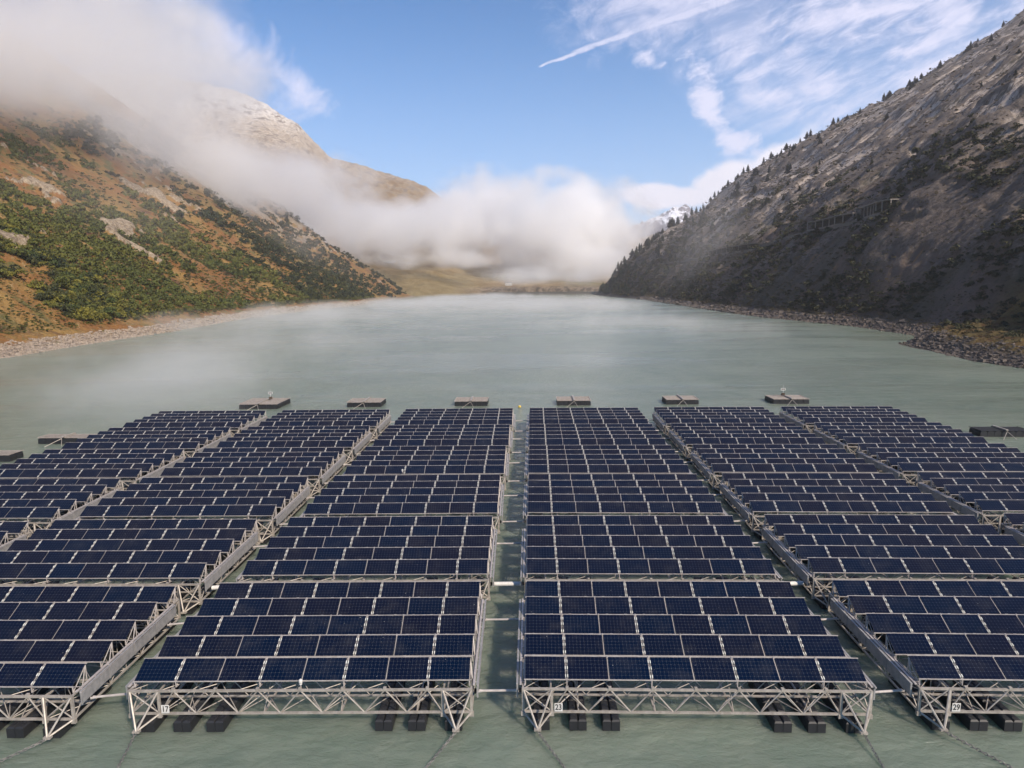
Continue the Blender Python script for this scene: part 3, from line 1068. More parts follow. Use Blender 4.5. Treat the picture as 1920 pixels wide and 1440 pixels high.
gapn = ['leftmost', 'second', 'middle', 'fourth', 'rightmost']
for c in range(5):
    n = 0
    for r in range(6):
        for yl in (-0.30, 5.8):
            if (c, r) not in rafts or (c + 1, r) not in rafts:
                continue
            a = raft_pt(c, r, (HW + 0.06, yl, 1.0))
            b = raft_pt(c + 1, r, (-HW - 0.06, yl, 1.0))
            d = b - a
            L = d.length
            thick = (r == 1 and yl < 0)
            o = empty('spreader_bar', a, math.atan2(d.y, d.x))
            link_mesh('fender' if thick else 'bar_tube', bar_mesh(L, thick), o)
            link_mesh('end_joint', bar_end(L), o)
            if thick:
                tag(o, 'thick white fender roller bridging the %s water gap between raft columns' % gapn[c], 'fender', 'white fenders between raft columns')
            else:
                tag(o, 'pale spreader bar across the %s gap, %s bar from the near end' % (gapn[c], ord_[n]), 'spreader bar', 'spreader bars between raft columns')
            n += 1


# mooring chains from the noses of the near rafts
def chain_mesh(p0, p1, link=0.15, sag=0.0):
    vs, fs = [], []
    p0, p1 = Vector(p0), Vector(p1)
    L = (p1 - p0).length
    n = max(2, int(L / (link * 0.72)))
    d = (p1 - p0).normalized()
    a = d.cross(Vector((0.3, 0.2, 1))).normalized()
    b = d.cross(a).normalized()
    M, K = 8, 4
    for i in range(n):
        k = (i + 0.5) / n
        c = p0 + (p1 - p0) * k - Vector((0, 0, sag * 4 * k * (1 - k)))
        e = a if i % 2 == 0 else b
        f = b if i % 2 == 0 else a
        base = len(vs)
        for j in range(M):
            an = 2 * math.pi * j / M
            ctr = c + d * (math.cos(an) * link * 0.5) + e * (math.sin(an) * link * 0.30)
            rd = (d * math.cos(an) + e * math.sin(an)).normalized()
            for q in range(K):
                bn = 2 * math.pi * q / K
                vs.append(tuple(ctr + (rd * math.cos(bn) + f * math.sin(bn)) * 0.018))
        for j in range(M):
            for q in range(K):
                fs.append((base + j * K + q, base + ((j + 1) % M) * K + q, base + ((j + 1) % M) * K + (q + 1) % K, base + j * K + (q + 1) % K))
    return np_mesh('mooring_chain', vs, fs, MT['chain'])


def tipp(c, e):
    return raft_pt(c, 0, (e * (HW - 0.59), FRONT - 0.83, 0.30))


for (c, e, dx, dy, lab) in ((1, 1, -2.4, -2.0, 'mooring chain slanting left into the water from the far left bracket'),
                            (2, -1, 0.35, -2.6, 'mooring chain dropping from the outer left bracket of the raft left of the middle gap'),
                            (2, 1, -1.7, -2.9, 'mooring chain slanting left from the bracket left of the middle gap'),
                            (3, -1, 1.55, -2.9, 'mooring chain slanting right just right of the middle gap'),
                            (3, 1, -0.1, -2.4, 'mooring chain hanging from the outer right bracket of the raft right of the middle gap'),
                            (4, -1, 2.3, -2.8, 'mooring chain slanting right near the bottom right corner')):
    p0 = tipp(c, e)
    o = link_mesh('mooring_chain', chain_mesh(p0, (p0.x + dx * 1.35, p0.y + dy * 1.35, -0.10), 0.17, 0.07))
    tag(o, lab, 'chain', 'mooring chains')

# little weather sensors on top of rows
def sensor(loc, label):
    o = empty('weather_sensor', loc)
    mb = MB(); mb.tube((0, 0, 0), (0, 0, 0.20), 0.02, 8)
    link_mesh('mast', mb.mesh('mast', MT['rail']), o)
    mb = MB(); mb.tube((0, 0, 0.20), (0, 0, 0.30), 0.075, 10, 0.085); mb.tube((0, 0, 0.30), (0, 0, 0.35), 0.085, 10, 0.03)
    mb.tube((0, 0, 0.12), (0, 0, 0.17), 0.06, 10)
    link_mesh('housing', mb.mesh('housing', MT['white']), o)
    tag(o, label, 'sensor')


sensor(raft_pt(2, 0, (gap_x[3][0], -PH * ct - 0.12, ZT - PH * sn - 0.22)), 'small white sensor clipped to the lower rail of the front row above raft 17')
sensor(raft_pt(2, 3, (gap_x[0][0] + 3.4, -0.03 - RP * 0 - 1.2, ZT - 0.3)), 'small white sensor on a short mast sticking up in the third column')


# ------------------------------------------------------------------ service platforms beyond the array
def platform(loc, rz, wx, wy_, label, mast=False, flat=False):
    o = empty('floating_platform', loc, rz)
    n = max(3, int(round(wx / 0.86)))
    nb = max(1, int(round(wy_ / 1.1)))
    for j in range(nb):
        mb = MB()
        for i in range(n):
            xc = -wx / 2 + (i + 0.5) * wx / n
            w2 = wx / n / 2 - 0.02
            y0 = j * wy_ / nb
            y1 = y0 + wy_ / nb - 0.06
            ns = 8
            b = len(mb.v)
            prof = [(-w2, -0.3), (w2, -0.3), (w2, 0.50), (w2 * 0.8, 0.62), (w2 * 0.4, 0.68), (-w2 * 0.4, 0.68), (-w2 * 0.8, 0.62), (-w2, 0.50)]
            for yv in (y0, y1):
                for (a_, z_) in prof:
                    mb.v.append((xc + a_, yv, z_))
            for q in range(ns):
                mb.f.append((b + q, b + (q + 1) % ns, b + ns + (q + 1) % ns, b + ns + q)); mb.mi.append(0)
            mb.f.append(tuple(b + q for q in range(ns))[::-1]); mb.mi.append(0)
            mb.f.append(tuple(b + ns + q for q in range(ns))); mb.mi.append(0)
        link_mesh('float_row', mb.mesh('float_row', MT['plastic']), o)
    mb = MB()
    ns = int(wy_ / 0.42)
    for j in range(ns + 1):
        yj = 0.05 + j * (wy_ - 0.1) / ns
        for (a_, b_) in ((-wx / 2, -0.16), (0.16, wx / 2)):
            mb.box(a_, b_, yj - 0.11, yj + 0.11, 0.70, 0.74)
    for xk in (-wx / 2, -0.18, 0.18, wx / 2):
        mb.box(xk - 0.05, xk + 0.05, 0.0, wy_, 0.743, 0.79)
    link_mesh('deck', mb.mesh('deck', MT['plastic'] if flat else MT['deck']), o)
    mb = MB()
    mb.box(-0.12, 0.12, -0.3, wy_ + 0.1, 0.80, 0.92)
    mb.tube((0, -0.3, 0.7), (-1.2, -1.6, 0.0), 0.03)
    mb.tube((0, -0.3, 0.7), (0.5, -1.2, 0.0), 0.03)
    link_mesh('mooring_beam', mb.mesh('mooring_beam', MT['alu']), o)
    tag(o, label, 'platform', 'floating platforms around the solar field')
    if mast:
        s = empty('signal_beacon', Matrix.Translation(loc) @ Matrix.Rotation(rz, 4, 'Z') @ Vector((mast, wy_ * 0.62, 0.79)), rz)
        mb = MB(); mb.tube((0, 0, 0), (0, 0, 1.15), 0.03, 8); mb.tube((0, 0, 1.15), (0, 0, 1.7), 0.012, 6)
        link_mesh('mast', mb.mesh('mast', MT['white']), s)
        mb = MB(); mb.box(-0.22, 0.22, -0.14, 0.14, 0.15, 0.5)
        link_mesh('battery_box', mb.mesh('battery_box', MT['bark']), s)
        mb = MB(); mb.box(-0.34, 0.34, -0.05, 0.05, 0.92, 0.98); mb.box(-0.34, 0.34, -0.05, 0.05, 1.20, 1.26)
        mb.box(-0.34, -0.28, -0.05, 0.05, 0.98, 1.20); mb.box(0.28, 0.34, -0.05, 0.05, 0.98, 1.20)
        link_mesh('sign_frame', mb.mesh('sign_frame', MT['white']), s)
        mb = MB(); mb.box(-0.26, 0.26, -0.02, 0.02, 0.99, 1.19)
        link_mesh('sign_face', mb.mesh('sign_face', MT['conc']), s)
        tag(s, 'small white beacon on the %s floating platform' % ('left' if mast > 0 else 'right'), 'beacon', 'beacons on platforms')


for i, (xc, yf, wd, dp, ms) in enumerate(((-38.4, 99.3, 5.9, 5.6, 0.6), (-22.6, 100.1, 5.2, 3.8, 0), (-6.3, 100.1, 5.0, 3.8, 0),
                                          (9.4, 99.8, 5.1, 3.8, 0), (25.9, 99.8, 4.9, 3.6, 0), (42.2, 99.3, 5.4, 3.8, -0.4))):
    platform((xc, yf, 0), R(-1.5), wd, dp,
             ['black float platform with white beacon behind the leftmost column', 'black float platform behind the second column from the left',
              'black float platform left of the middle gap', 'black float platform right of the middle gap',
              'black float platform behind the second column from the right', 'black float platform with white beacon behind the rightmost column'][i], ms)
platform((-53.2, 77.3, 0), R(-1), 6.2, 2.0, 'long low float platform beside the left edge of the field, farther one')
platform((-56.6, 69.2, 0), R(-1), 6.2, 2.0, 'long low float platform cut by the left edge of the photo')
platform((57.6, 76.2, 0), R(-3), 5.6, 2.2, 'long low black float platform off the right edge of the field', flat=True)

mb = MB()
for k, (z0, r0, z1, r1) in enumerate(((-0.1, 0.16, 0.08, 0.24), (0.08, 0.24, 0.2, 0.2), (0.2, 0.2, 0.3, 0.06))):
    mb.tube((0, 0, z0), (0, 0, z1), r0, 12, r1)
tag(link_mesh('marker_buoy', mb.mesh('marker_buoy', MT['yellow']), None, (1.1, 98.6, 0)), 'tiny yellow buoy floating beyond the middle gap', 'buoy')


# ------------------------------------------------------------------ vegetation
def leaf_quads(centres, size, up=0.3):
    n = len(centres)
    a = rng.normal(size=(n, 3))
    a /= np.linalg.norm(a, axis=1)[:, None]
    b = np.cross(a, rng.normal(size=(n, 3)))
    b /= np.linalg.norm(b, axis=1)[:, None]
    s = (size * (0.6 + 0.8 * rng.random(n)))[:, None]
    c = np.asarray(centres)
    v = np.stack([c - a * s - b * s * 0.6, c + a * s - b * s * 0.6, c + a * s * 0.8 + b * s * 0.7, c - a * s * 0.8 + b * s * 0.6], 1).reshape(-1, 3)
    f = np.arange(n * 4).reshape(-1, 4)
    return v, f


def conifer_mesh(seed, nl=13, slim=0.20):
    r2 = np.random.default_rng(seed)
    vs, fs = [], []
    # trunk
    for zz, rr in ((0, 0.022), (1.0, 0.004)):
        for k in range(5):
            an = 2 * math.pi * k / 5
            vs.append((rr * math.cos(an), rr * math.sin(an), zz))
    for k in range(5):
        fs.append((k, (k + 1) % 5, 5 + (k + 1) % 5, 5 + k))
    for l in range(nl):
        zz = 0.10 + 0.86 * (l / (nl - 1)) ** 0.95
        rad = slim * (1 - zz) ** 0.8 * (0.8 + 0.4 * r2.random()) + 0.012
        nb = 9 if l < nl - 3 else 5
        a0 = r2.random() * 6
        for k in range(nb):
            an = a0 + 2 * math.pi * k / nb + r2.normal() * 0.15
            rr = rad * (0.65 + 0.6 * r2.random())
            zc = zz + r2.normal() * 0.012
            dx, dy = math.cos(an), math.sin(an)
            wd = rr * 0.42 + 0.012
            b = len(vs)
            vs += [(0.0 * dx, 0.0 * dy, zc + 0.035), (dx * rr * 0.6 - dy * wd, dy * rr * 0.6 + dx * wd, zc - 0.008),
                   (dx * rr, dy * rr, zc - 0.04), (dx * rr * 0.6 + dy * wd, dy * rr * 0.6 - dx * wd, zc - 0.008)]
            fs.append((b, b + 1, b + 2, b + 3))
    return np_mesh('conifer', vs, fs, MT['conifer'])


def shrub_mesh(seed, mat, n=260, lumps=7, size=0.085):
    r2 = np.random.default_rng(seed)
    cs = []
    lc = np.stack([r2.uniform(-0.55, 0.55, lumps), r2.uniform(-0.55, 0.55, lumps), r2.uniform(0.25, 0.75, lumps)], 1)
    lr = r2.uniform(0.22, 0.42, lumps)
    for i in range(n):
        k = r2.integers(lumps)
        d = r2.normal(size=3)
        d /= np.linalg.norm(d)
        d[2] = abs(d[2]) * 0.9 - 0.15
        cs.append(lc[k] + d * lr[k] * (0.75 + 0.3 * r2.random()))
    v, f = leaf_quads(np.array(cs), np.full(n, size))
    return np_mesh('shrub', v, f, mat)


CON = [conifer_mesh(s, 13, sl) for s, sl in ((1, 0.19), (2, 0.23), (3, 0.16), (4, 0.21))]
SHR = [shrub_mesh(10 + i, MT['shrub'], 420, 9, 0.062) for i in range(4)]
SHD = [shrub_mesh(20 + i, MT['shrubd'], 360, 8, 0.066) for i in range(3)]

cp, sp_ = math.cos(R(8.284)), math.sin(R(8.284))
cr, sr = math.cos(R(0.55)), math.sin(R(0.55))


def project(x, y, z):
    dz = z - CAMZ
    fwd = y * cp - dz * sp_
    dn = -(y * sp_ + dz * cp)
    u_, v_ = x / fwd, dn / fwd
    return 960 + 1250 * (cr * u_ + sr * v_), 720 + 1250 * (-sr * u_ + cr * v_)


def ordinal(n):
    return '%d%s' % (n, 'th' if 10 <= n % 100 <= 20 else {1: 'st', 2: 'nd', 3: 'rd'}.get(n % 10, 'th'))


# ---- conifers on the right mountain: skyline first, then the slope below
def surf_grid(fn, curve, side, y0, y1, ny, dmax, nd):
    yv = np.geomspace(y0, y1, ny)
    dv = np.geomspace(6, dmax, nd)
    Y, D = np.meshgrid(yv, dv, indexing='ij')
    X = np.interp(Y, curve[:, 0], curve[:, 1]) + side * D
    Hh, dd, rr = fn(X, Y)
    return X.ravel(), Y.ravel(), Hh.ravel(), dd.ravel(), rr.ravel()


GX, GY, GH, GD, GRK = surf_grid(hR, XR, 1, 120, 1430, 420, 880, 320)
gpx, gpy = project(GX, GY, GH)


def horizon_of(px, py, lo, hi, step):
    n = int((hi - lo) / step)
    best = np.full(n, 1e9)
    arg = np.full(n, -1)
    k = ((px - lo) / step).astype(int)
    ok = (k >= 0) & (k < n)
    for i in np.nonzero(ok)[0]:
        if py[i] < best[k[i]]:
            best[k[i]] = py[i]
            arg[k[i]] = i
    return best, arg


skyR, argR = horizon_of(gpx, gpy, 1110, 1930, 5)
spots = []
for k in range(len(argR)):
    i = argR[k]
    if i < 0: continue
    pxk = 1110 + 5 * k
    pr = (0.85 if pxk < 1300 else (0.55 if pxk < 1560 else 0.28)) * (1.25 if fbm(np.array([pxk / 33.0]), np.array([0.5]), 3, 9)[0] > -0.05 else 0.35)
    if rng.random() < pr:
        j = i
        # the stretch nearer than the crest looks emptier; height in metres
        hgt = GY[j] * (rng.uniform(5, 21) if pxk < 1300 else rng.uniform(3, 14)) / 1250
        spots.append((GX[j] + rng.normal() * 2, GY[j] + rng.normal() * 4, min(hgt, 17), True))
n_sky = len(spots)
tries = 0
dens_noise = fbm(GY / 90, GD / 60, 4, 501)
while len(spots) < 285 and tries < 60000:
    tries += 1
    i = int(rng.integers(len(GX)))
    px_, py_ = gpx[i], gpy[i]
    if not (1125 < px_ < 1935 and -20 < py_ < 560): continue
    k = int((px_ - 1110) / 5)
    if k < 0 or k >= len(skyR): continue
    gapy = py_ - skyR[k]
    # belt of forest under the crest between 1180 and 1500, looser to the right
    p = math.exp(-gapy / 95.0) * (1.0 if px_ < 1560 else 0.6) + 0.015
    if dens_noise[i] < 0.0: p *= 0.3
    if GD[i] < 60 and px_ > 1250: p *= 0.3
    if rng.random() < p:
        hgt = min(GY[i] * rng.uniform(6, 19) / 1250, 15)
        if px_ > 1600: hgt *= 0.85
        spots.append((GX[i], GY[i], hgt, False))
info = []
for (x_, y_, h_, skyl) in spots:
    z_ = float(hR(np.array([x_]), np.array([y_]))[0][0])
    px_, _ = project(x_, y_, z_)
    info.append((px_, x_, y_, z_, h_, skyl))
info.sort()
cnt = {True: 0, False: 0}
for (px_, x_, y_, z_, h_, skyl) in info:
    cnt[skyl] += 1
    o = link_mesh('conifer', CON[int(rng.integers(4))], None, (x_, y_, z_ - 0.4), (0, 0, rng.uniform(0, 6.28)))
    wdt = h_ * rng.uniform(1.2, 2.8)
    o.scale = (wdt, wdt, h_)
    if skyl:
        tag(o, 'dark conifer on the skyline of the right mountain, %s from the left' % ordinal(cnt[True]), 'conifer', 'conifers on the right mountain')
    else:
        tag(o, 'dark conifer on the slope under the right skyline, %s from the left' % ordinal(cnt[False]), 'conifer', 'conifers on the right mountain')


# ---- shrubs: individuals on the near part of the left slope, the rest as scrub
def merged(name, meshes, places, mat):
    base = []
    for me in meshes:
        n = len(me.vertices)
        v = np.empty(n * 3, np.float32)
        me.vertices.foreach_get('co', v)
        f = np.empty(len(me.loops), np.int32)
        me.loops.foreach_get('vertex_index', f)
        base.append((v.reshape(-1, 3), f.reshape(-1, 4)))
    VV, FF, off = [], [], 0
    for (x_, y_, z_, s, sz) in places:
        v, f = base[int(rng.integers(len(base)))]
        a = rng.uniform(0, 6.28)
        c_, s_ = math.cos(a), math.sin(a)
        w_ = np.stack([(v[:, 0] * c_ - v[:, 1] * s_) * s + x_, (v[:, 0] * s_ + v[:, 1] * c_) * s + y_, v[:, 2] * sz + z_], 1)
        VV.append(w_)
        FF.append(f + off)
        off += len(v)
    return np_mesh(name, np.concatenate(VV), np.concatenate(FF), mat)


LX, LY, LH, LD, LRK = surf_grid(hL, XL, -1, 130, 1380, 420, 700, 300)
lpx, lpy = project(LX, LY, LH)
lveg = fbm(LY / 55 + 4, LD / 38, 4, 601)
green_zone = lveg + 0.22 * np.exp(-((lpx - 260) / 150.0) ** 2 - ((lpy - 520) / 75.0) ** 2) + 0.22 * np.exp(-((lpx - 90) / 90.0) ** 2 - ((lpy - 420) / 60.0) ** 2) \
    + 0.35 * sstep(380, 560, lpx) - 0.5 * sstep(0.3, 0.7, LRK) - 0.9 * (LD < 17) - 0.25 * np.exp(-((lpx - 60) / 110.0) ** 2 - ((lpy - 560) / 50.0) ** 2)
cand = np.nonzero((lpx > -30) & (lpx < 775) & (lpy > 230) & (LY < 1375))[0]
w = rng.random(len(cand)) < sstep(0.02, 0.26, green_zone[cand] + 0.5 * fbm(LY[cand] / 16, LD[cand] / 13, 3, 611)) * 0.55
cand = cand[w]
# sample evenly in the picture
prob = 1.0 / (1 + 0 * cand)
cells = {}
for i in cand:
    cells.setdefault((int(lpx[i] // 9), int(lpy[i] // 6)), []).append(i)
keys = list(cells)
rng.shuffle(keys)
pick = []
for kx in keys:
    arr = cells[tuple(kx)]
    pick.append(arr[int(rng.integers(len(arr)))])
pick = sorted(pick, key=lambda i: LY[i])
ind, rest = pick[:290], pick[290:]
lab_rows = []
for i in ind:
    lab_rows.append((lpx[i], LX[i], LY[i], LH[i]))
lab_rows.sort()
for n, (pxx, x_, y_, z_) in enumerate(lab_rows):
    s = y_ * rng.uniform(8, 26) / 1250
    s = min(max(s, 1.4), 6.5)
    o = link_mesh('shrub', SHR[int(rng.integers(4))] if rng.random() < 0.7 else SHD[int(rng.integers(3))], None, (x_, y_, z_ - 0.25 * s), (0, 0, rng.uniform(0, 6.28)))
    o.scale = (s, s, s * rng.uniform(0.85, 1.2))
    tag(o, 'leafy green shrub low on the left autumn hillside, %s from the left' % ordinal(n + 1), 'shrub', 'shrubs on the left hillside')
pl = []
for i in rest:
    s = min(LY[i] * rng.uniform(5, 16) / 1250, 9)
    pl.append((LX[i], LY[i], LH[i] - 0.25 * s, s, s * rng.uniform(0.8, 1.2)))
lite = [shrub_mesh(40 + i, MT['shrub'], 110, 6, 0.12) for i in range(4)]
lited = [shrub_mesh(50 + i, MT['shrubd'], 110, 6, 0.12) for i in range(3)]
far_pl = [p for p in pl if p[1] > 620]
near_pl = [p for p in pl if p[1] <= 620]
if near_pl:
    tag(link_mesh('green_scrub', merged('green_scrub', lite, near_pl, MT['shrub'])), 'green scrub covering the left hillside behind the nearer shrubs', 'scrub', kind='stuff')
if far_pl:
    tag(link_mesh('dark_scrub', merged('dark_scrub', lited, far_pl, MT['shrubd'])), 'dark green scrub on the far spur of the left hillside', 'scrub', kind='stuff')

# low heath tufts over the whole left slope
tiny = [shrub_mesh(60 + i, MT['heath'], 26, 4, 0.22) for i in range(4)]
c2_ = np.nonzero((lpx > -30) & (lpx < 700) & (lpy > 200) & (LD > 14) & (LY < 900) & (LRK < 0.5))[0]
c2_ = rng.choice(c2_, 9000)
pl = [(LX[i] + rng.normal() * 1.5, LY[i] + rng.normal() * 2, LH[i] - 0.1, LY[i] * sz_ / 1250, LY[i] * sz_ * 0.7 / 1250) for i, sz_ in zip(c2_, rng.uniform(2, 6, len(c2_)))]
tag(link_mesh('heath', merged('heath', tiny, pl, MT['heath'])), 'low orange and brown heath covering the left hillside', 'heath', kind='stuff')

# scrub on the dark right slope
rveg = fbm(GY / 50 + 4, GD / 40, 4, 701)
c3 = np.nonzero((gpx > 1130) & (gpx < 1940) & (gpy > 150) & (GD > 12) & (rng.random(len(GX)) < sstep(-0.15, 0.55, rveg - 0.45 * sstep(80, 150, GH)) * 0.5))[0]
cells = {}
for i in c3:
    cells.setdefault((int(gpx[i] // 11), int(gpy[i] // 8)), []).append(i)
pl = []
for kx, arr in cells.items():
    i = arr[int(rng.integers(len(arr)))]
    s = min(GY[i] * rng.uniform(4, 17) / 1250, 8)
    pl.append((GX[i], GY[i], GH[i] - 0.3 * s, s, s * rng.uniform(0.7, 1.1)))
tag(link_mesh('slope_scrub', merged('slope_scrub', lited, pl, MT['slopeshrub'])), 'dark scrub scattered over the lower right mountainside', 'scrub', kind='stuff')

tuft = [shrub_mesh(80 + i, MT['slopeshrub'], 24, 4, 0.22) for i in range(4)]
c4 = np.nonzero((gpx > 1150) & (gpx < 1940) & (gpy > -5) & (GD > 8))[0]
c4 = rng.choice(c4, 14000)
pl = [(GX[i] + rng.normal() * 1.5, GY[i] + rng.normal() * 2, GH[i] - 0.1, GY[i] * q_ / 1250, GY[i] * q_ * 0.6 / 1250) for i, q_ in zip(c4, rng.uniform(1.5, 5, len(c4)))]
tag(link_mesh('slope_tufts', merged('slope_tufts', tuft, pl, MT['slopeshrub'])), 'small dark tufts dotted over the right mountainside', 'heath', kind='stuff')


# ------------------------------------------------------------------ shore stones
def stones(name, fn, curve, side, n, dmin, dmax, y0, y1, mat, label, size=1.0):
    VV, FF, off = [], [], 0
    base = np.array([(-1, -1, -1), (1, -1, -1), (1, 1, -1), (-1, 1, -1), (-1, -1, 1), (1, -1, 1), (1, 1, 1), (-1, 1, 1)], float)
    fb = np.array([(0, 3, 2, 1), (4, 5, 6, 7), (0, 1, 5, 4), (1, 2, 6, 5), (2, 3, 7, 6), (3, 0, 4, 7)])
    yv = np.exp(rng.uniform(math.log(y0), math.log(y1), n))
    dv = dmin + (dmax - dmin) * rng.random(n) ** 1.3
    xv = np.interp(yv, curve[:, 0], curve[:, 1]) + side * dv
    hv = fn(xv, yv)[0]
    for i in range(n):
        if hv[i] < -0.6: continue
        s = yv[i] * rng.uniform(0.8, 3.4) / 1250 * size * (1.9 if rng.random() < 0.06 else 1)
        b = base * (0.55 + 0.45 * rng.random((8, 3))) * np.array([s, s * rng.uniform(.6, 1), s * rng.uniform(.35, .7)])
        a = rng.uniform(0, 6.28)
        tl = rng.normal() * 0.3
        Rm = np.array(Matrix.Rotation(a, 3, 'Z') @ Matrix.Rotation(tl, 3, 'X'))
        VV.append(b @ Rm.T + np.array([xv[i], yv[i], hv[i] + s * 0.15]))
        FF.append(fb + off)
        off += 8
    tag(link_mesh(name, np_mesh(name, np.concatenate(VV), np.concatenate(FF), mat)), label, 'stones', kind='stuff')


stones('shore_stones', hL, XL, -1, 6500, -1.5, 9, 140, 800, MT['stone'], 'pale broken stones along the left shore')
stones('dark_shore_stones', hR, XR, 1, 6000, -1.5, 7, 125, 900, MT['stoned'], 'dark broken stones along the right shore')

# ------------------------------------------------------------------ avalanche galleries on the right slope
def contour_x(y, z):
    xs = np.interp(y, XR[:, 0], XR[:, 1]) + np.linspace(8, 200, 400)
    h = hR(xs, np.full(400, y))[0]
    i = int(np.argmax(h > z))
    return float(xs[i])


def gallery(y0, y1, z0, z1, n, hgt, label, legs=0):
    pts = []
    for k in range(n + 1):
        y = y0 + (y1 - y0) * k / n
        z = z0 + (z1 - z0) * k / n
        pts.append([contour_x(y, z + 1.0), y, z])
    xsm = np.array([p[0] for p in pts])
    kk = np.polyfit(np.arange(n + 1), xsm, 2)
    for k in range(n + 1):
        pts[k][0] = np.polyval(kk, k) - 4.5 + max(0.0, 1.6 - k) * 3.6
    root = empty('avalanche_gallery', (pts[0][0], pts[0][1], 0))
    O = Vector(root.location)
    rel = [Vector(p) - O for p in pts]
    mb, md, mk, mc = MB(), MB(), MB(), MB()
    for k in range(n):
        a, b = rel[k], rel[k + 1]
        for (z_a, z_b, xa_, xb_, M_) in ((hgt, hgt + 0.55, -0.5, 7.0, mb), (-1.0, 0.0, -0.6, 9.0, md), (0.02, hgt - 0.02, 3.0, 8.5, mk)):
            M_.quad_prism([a + Vector((xa_, 0, z_a)), a + Vector((xb_, 0, z_a)), b + Vector((xb_, 0, z_a)), b + Vector((xa_, 0, z_a)),
                           a + Vector((xa_, 0, z_b)), a + Vector((xb_, 0, z_b)), b + Vector((xb_, 0, z_b)), b + Vector((xa_, 0, z_b))])
    link_mesh('roof', mb.mesh('roof', MT['gal']), root)
    link_mesh('road_slab', md.mesh('road_slab', MT['gal']), root)
    link_mesh('back_wall', mk.mesh('back_wall', MT['dark']), root)  # near-black colour paints in the shade behind the columns
    for k in range(n + 1):
        mc = MB()
        p = rel[k]
        mc.box(-0.35, 0.05, -0.3, 0.3, 0, hgt)
        link_mesh('column', mc.mesh('column', MT['gal']), root, (p.x, p.y, p.z))
    for k in range(legs):
        p = rel[int((k + 1) * n / (legs + 1))]
        mc = MB()
        mc.box(-0.8, 0.8, -0.8, 0.8, -13, -1.0)
        link_mesh('pier', mc.mesh('pier', MT['conc']), root, (p.x + 0.6, p.y, p.z))
    tag(root, label, 'gallery', 'open road galleries on the right mountainside')


MT['gal'] = m_metal('gallery_concrete', (0.15, 0.132, 0.115), (0.25, 0.222, 0.195), 0.9, 0.0)
ry = np.geomspace(345, 1050, 70)
rzz = np.interp(ry, [300, 450, 590, 765, 1050], [54.3, 53.3, 48.3, 50.3, 50])
rx = np.array([contour_x(float(a_), float(b_)) for a_, b_ in zip(ry, rzz)])
rx = np.convolve(np.pad(rx, 2, mode='edge'), np.ones(5) / 5, mode='valid')
rv, rf = [], []
for i_, (a_, b_, c_) in enumerate(zip(rx, ry, rzz)):
    rv += [(a_ - 3.5, b_, c_ - 2.2), (a_ - 3.5, b_, c_ + 0.25), (a_ + 4.5, b_, c_ + 0.25), (a_ + 4.5, b_, c_ - 2.2)]
    if i_:
        for j_ in range(4):
            k_ = (i_ - 1) * 4
            rf.append((k_ + j_, k_ + 4 + j_, k_ + 4 + (j_ + 1) % 4, k_ + (j_ + 1) % 4))
tag(link_mesh('mountain_road', np_mesh('mountain_road', rv, rf, MT['conc'])), kind='structure')

gallery(350, 392, 54.5, 54.5, 8, 5.6, 'open concrete road gallery on a pier, nearest on the right mountainside', 1)
gallery(405, 452, 54.5, 53.5, 6, 4.6, 'narrow open road gallery, middle one on the right mountainside')
gallery(590, 765, 48.5, 50.5, 9, 5.0, 'long thin road gallery, farthest on the right mountainside')


# ------------------------------------------------------------------ far houses and dam
def house(x, y, wx, wy_, hh, label, flat=False):
    z = float(hF(np.array([float(x)]), np.array([float(y)]))[0][0]) if y > 1400 else float(hL(np.array([float(x)]), np.array([float(y)]))[0][0])
    o = empty('house', (x, y, z - 1.0))
    mb = MB(); mb.box(-wx / 2, wx / 2, -wy_ / 2, wy_ / 2, 0, hh + 1)
    link_mesh('wall', mb.mesh('wall', MT['white']), o)
    mb = MB()
    if flat:
        mb.box(-wx / 2 - 0.6, wx / 2 + 0.6, -wy_ / 2 - 0.6, wy_ / 2 + 0.6, hh + 1.003, hh + 1.9)
    else:
        x0, x1, y0, y1, z0 = -wx / 2 - .6, wx / 2 + .6, -wy_ / 2 - .8, wy_ / 2 + .8, hh + 1.003
        mb.quad_prism([(x0, y0, z0), (x1, y0, z0), (x1, y1, z0), (x0, y1, z0), (x0, -0.1, z0 + 3), (x1, -0.1, z0 + 3), (x1, 0.1, z0 + 3), (x0, 0.1, z0 + 3)])
    link_mesh('roof', mb.mesh('roof', MT['conc'] if not flat else MT['white']), o)
    mb = MB()
    mb.box(-0.7, 0.7, -0.05, 0.05, 2.2, 3.8)
    wm = mb.mesh('window', MT['dark'])
    for k in range(int(wx // 4)):
        link_mesh('window', wm, o, (-wx / 2 + 2.2 + k * 4, -wy_ / 2, 0))
    tag(o, label, 'house')


house(-330, 1840, 30, 12, 5, 'low white building in the meadow under the fog', True)
house(-285, 1860, 22, 10, 4, 'smaller pale building right of the white one in the meadow', True)
house(-6, 1640, 16, 10, 5, 'white house on the far shore above the cliffs')
mb = MB()
mb.box(-85, 200, -4, 4, -8, 5)
mb.box(-85, 200, -5, 5, 5.003, 6.2)
tag(link_mesh('dam_wall', mb.mesh('dam_wall', MT['conc']), None, (30, 1500, 0)), 'long low concrete dam wall at the far end of the lake', 'dam')


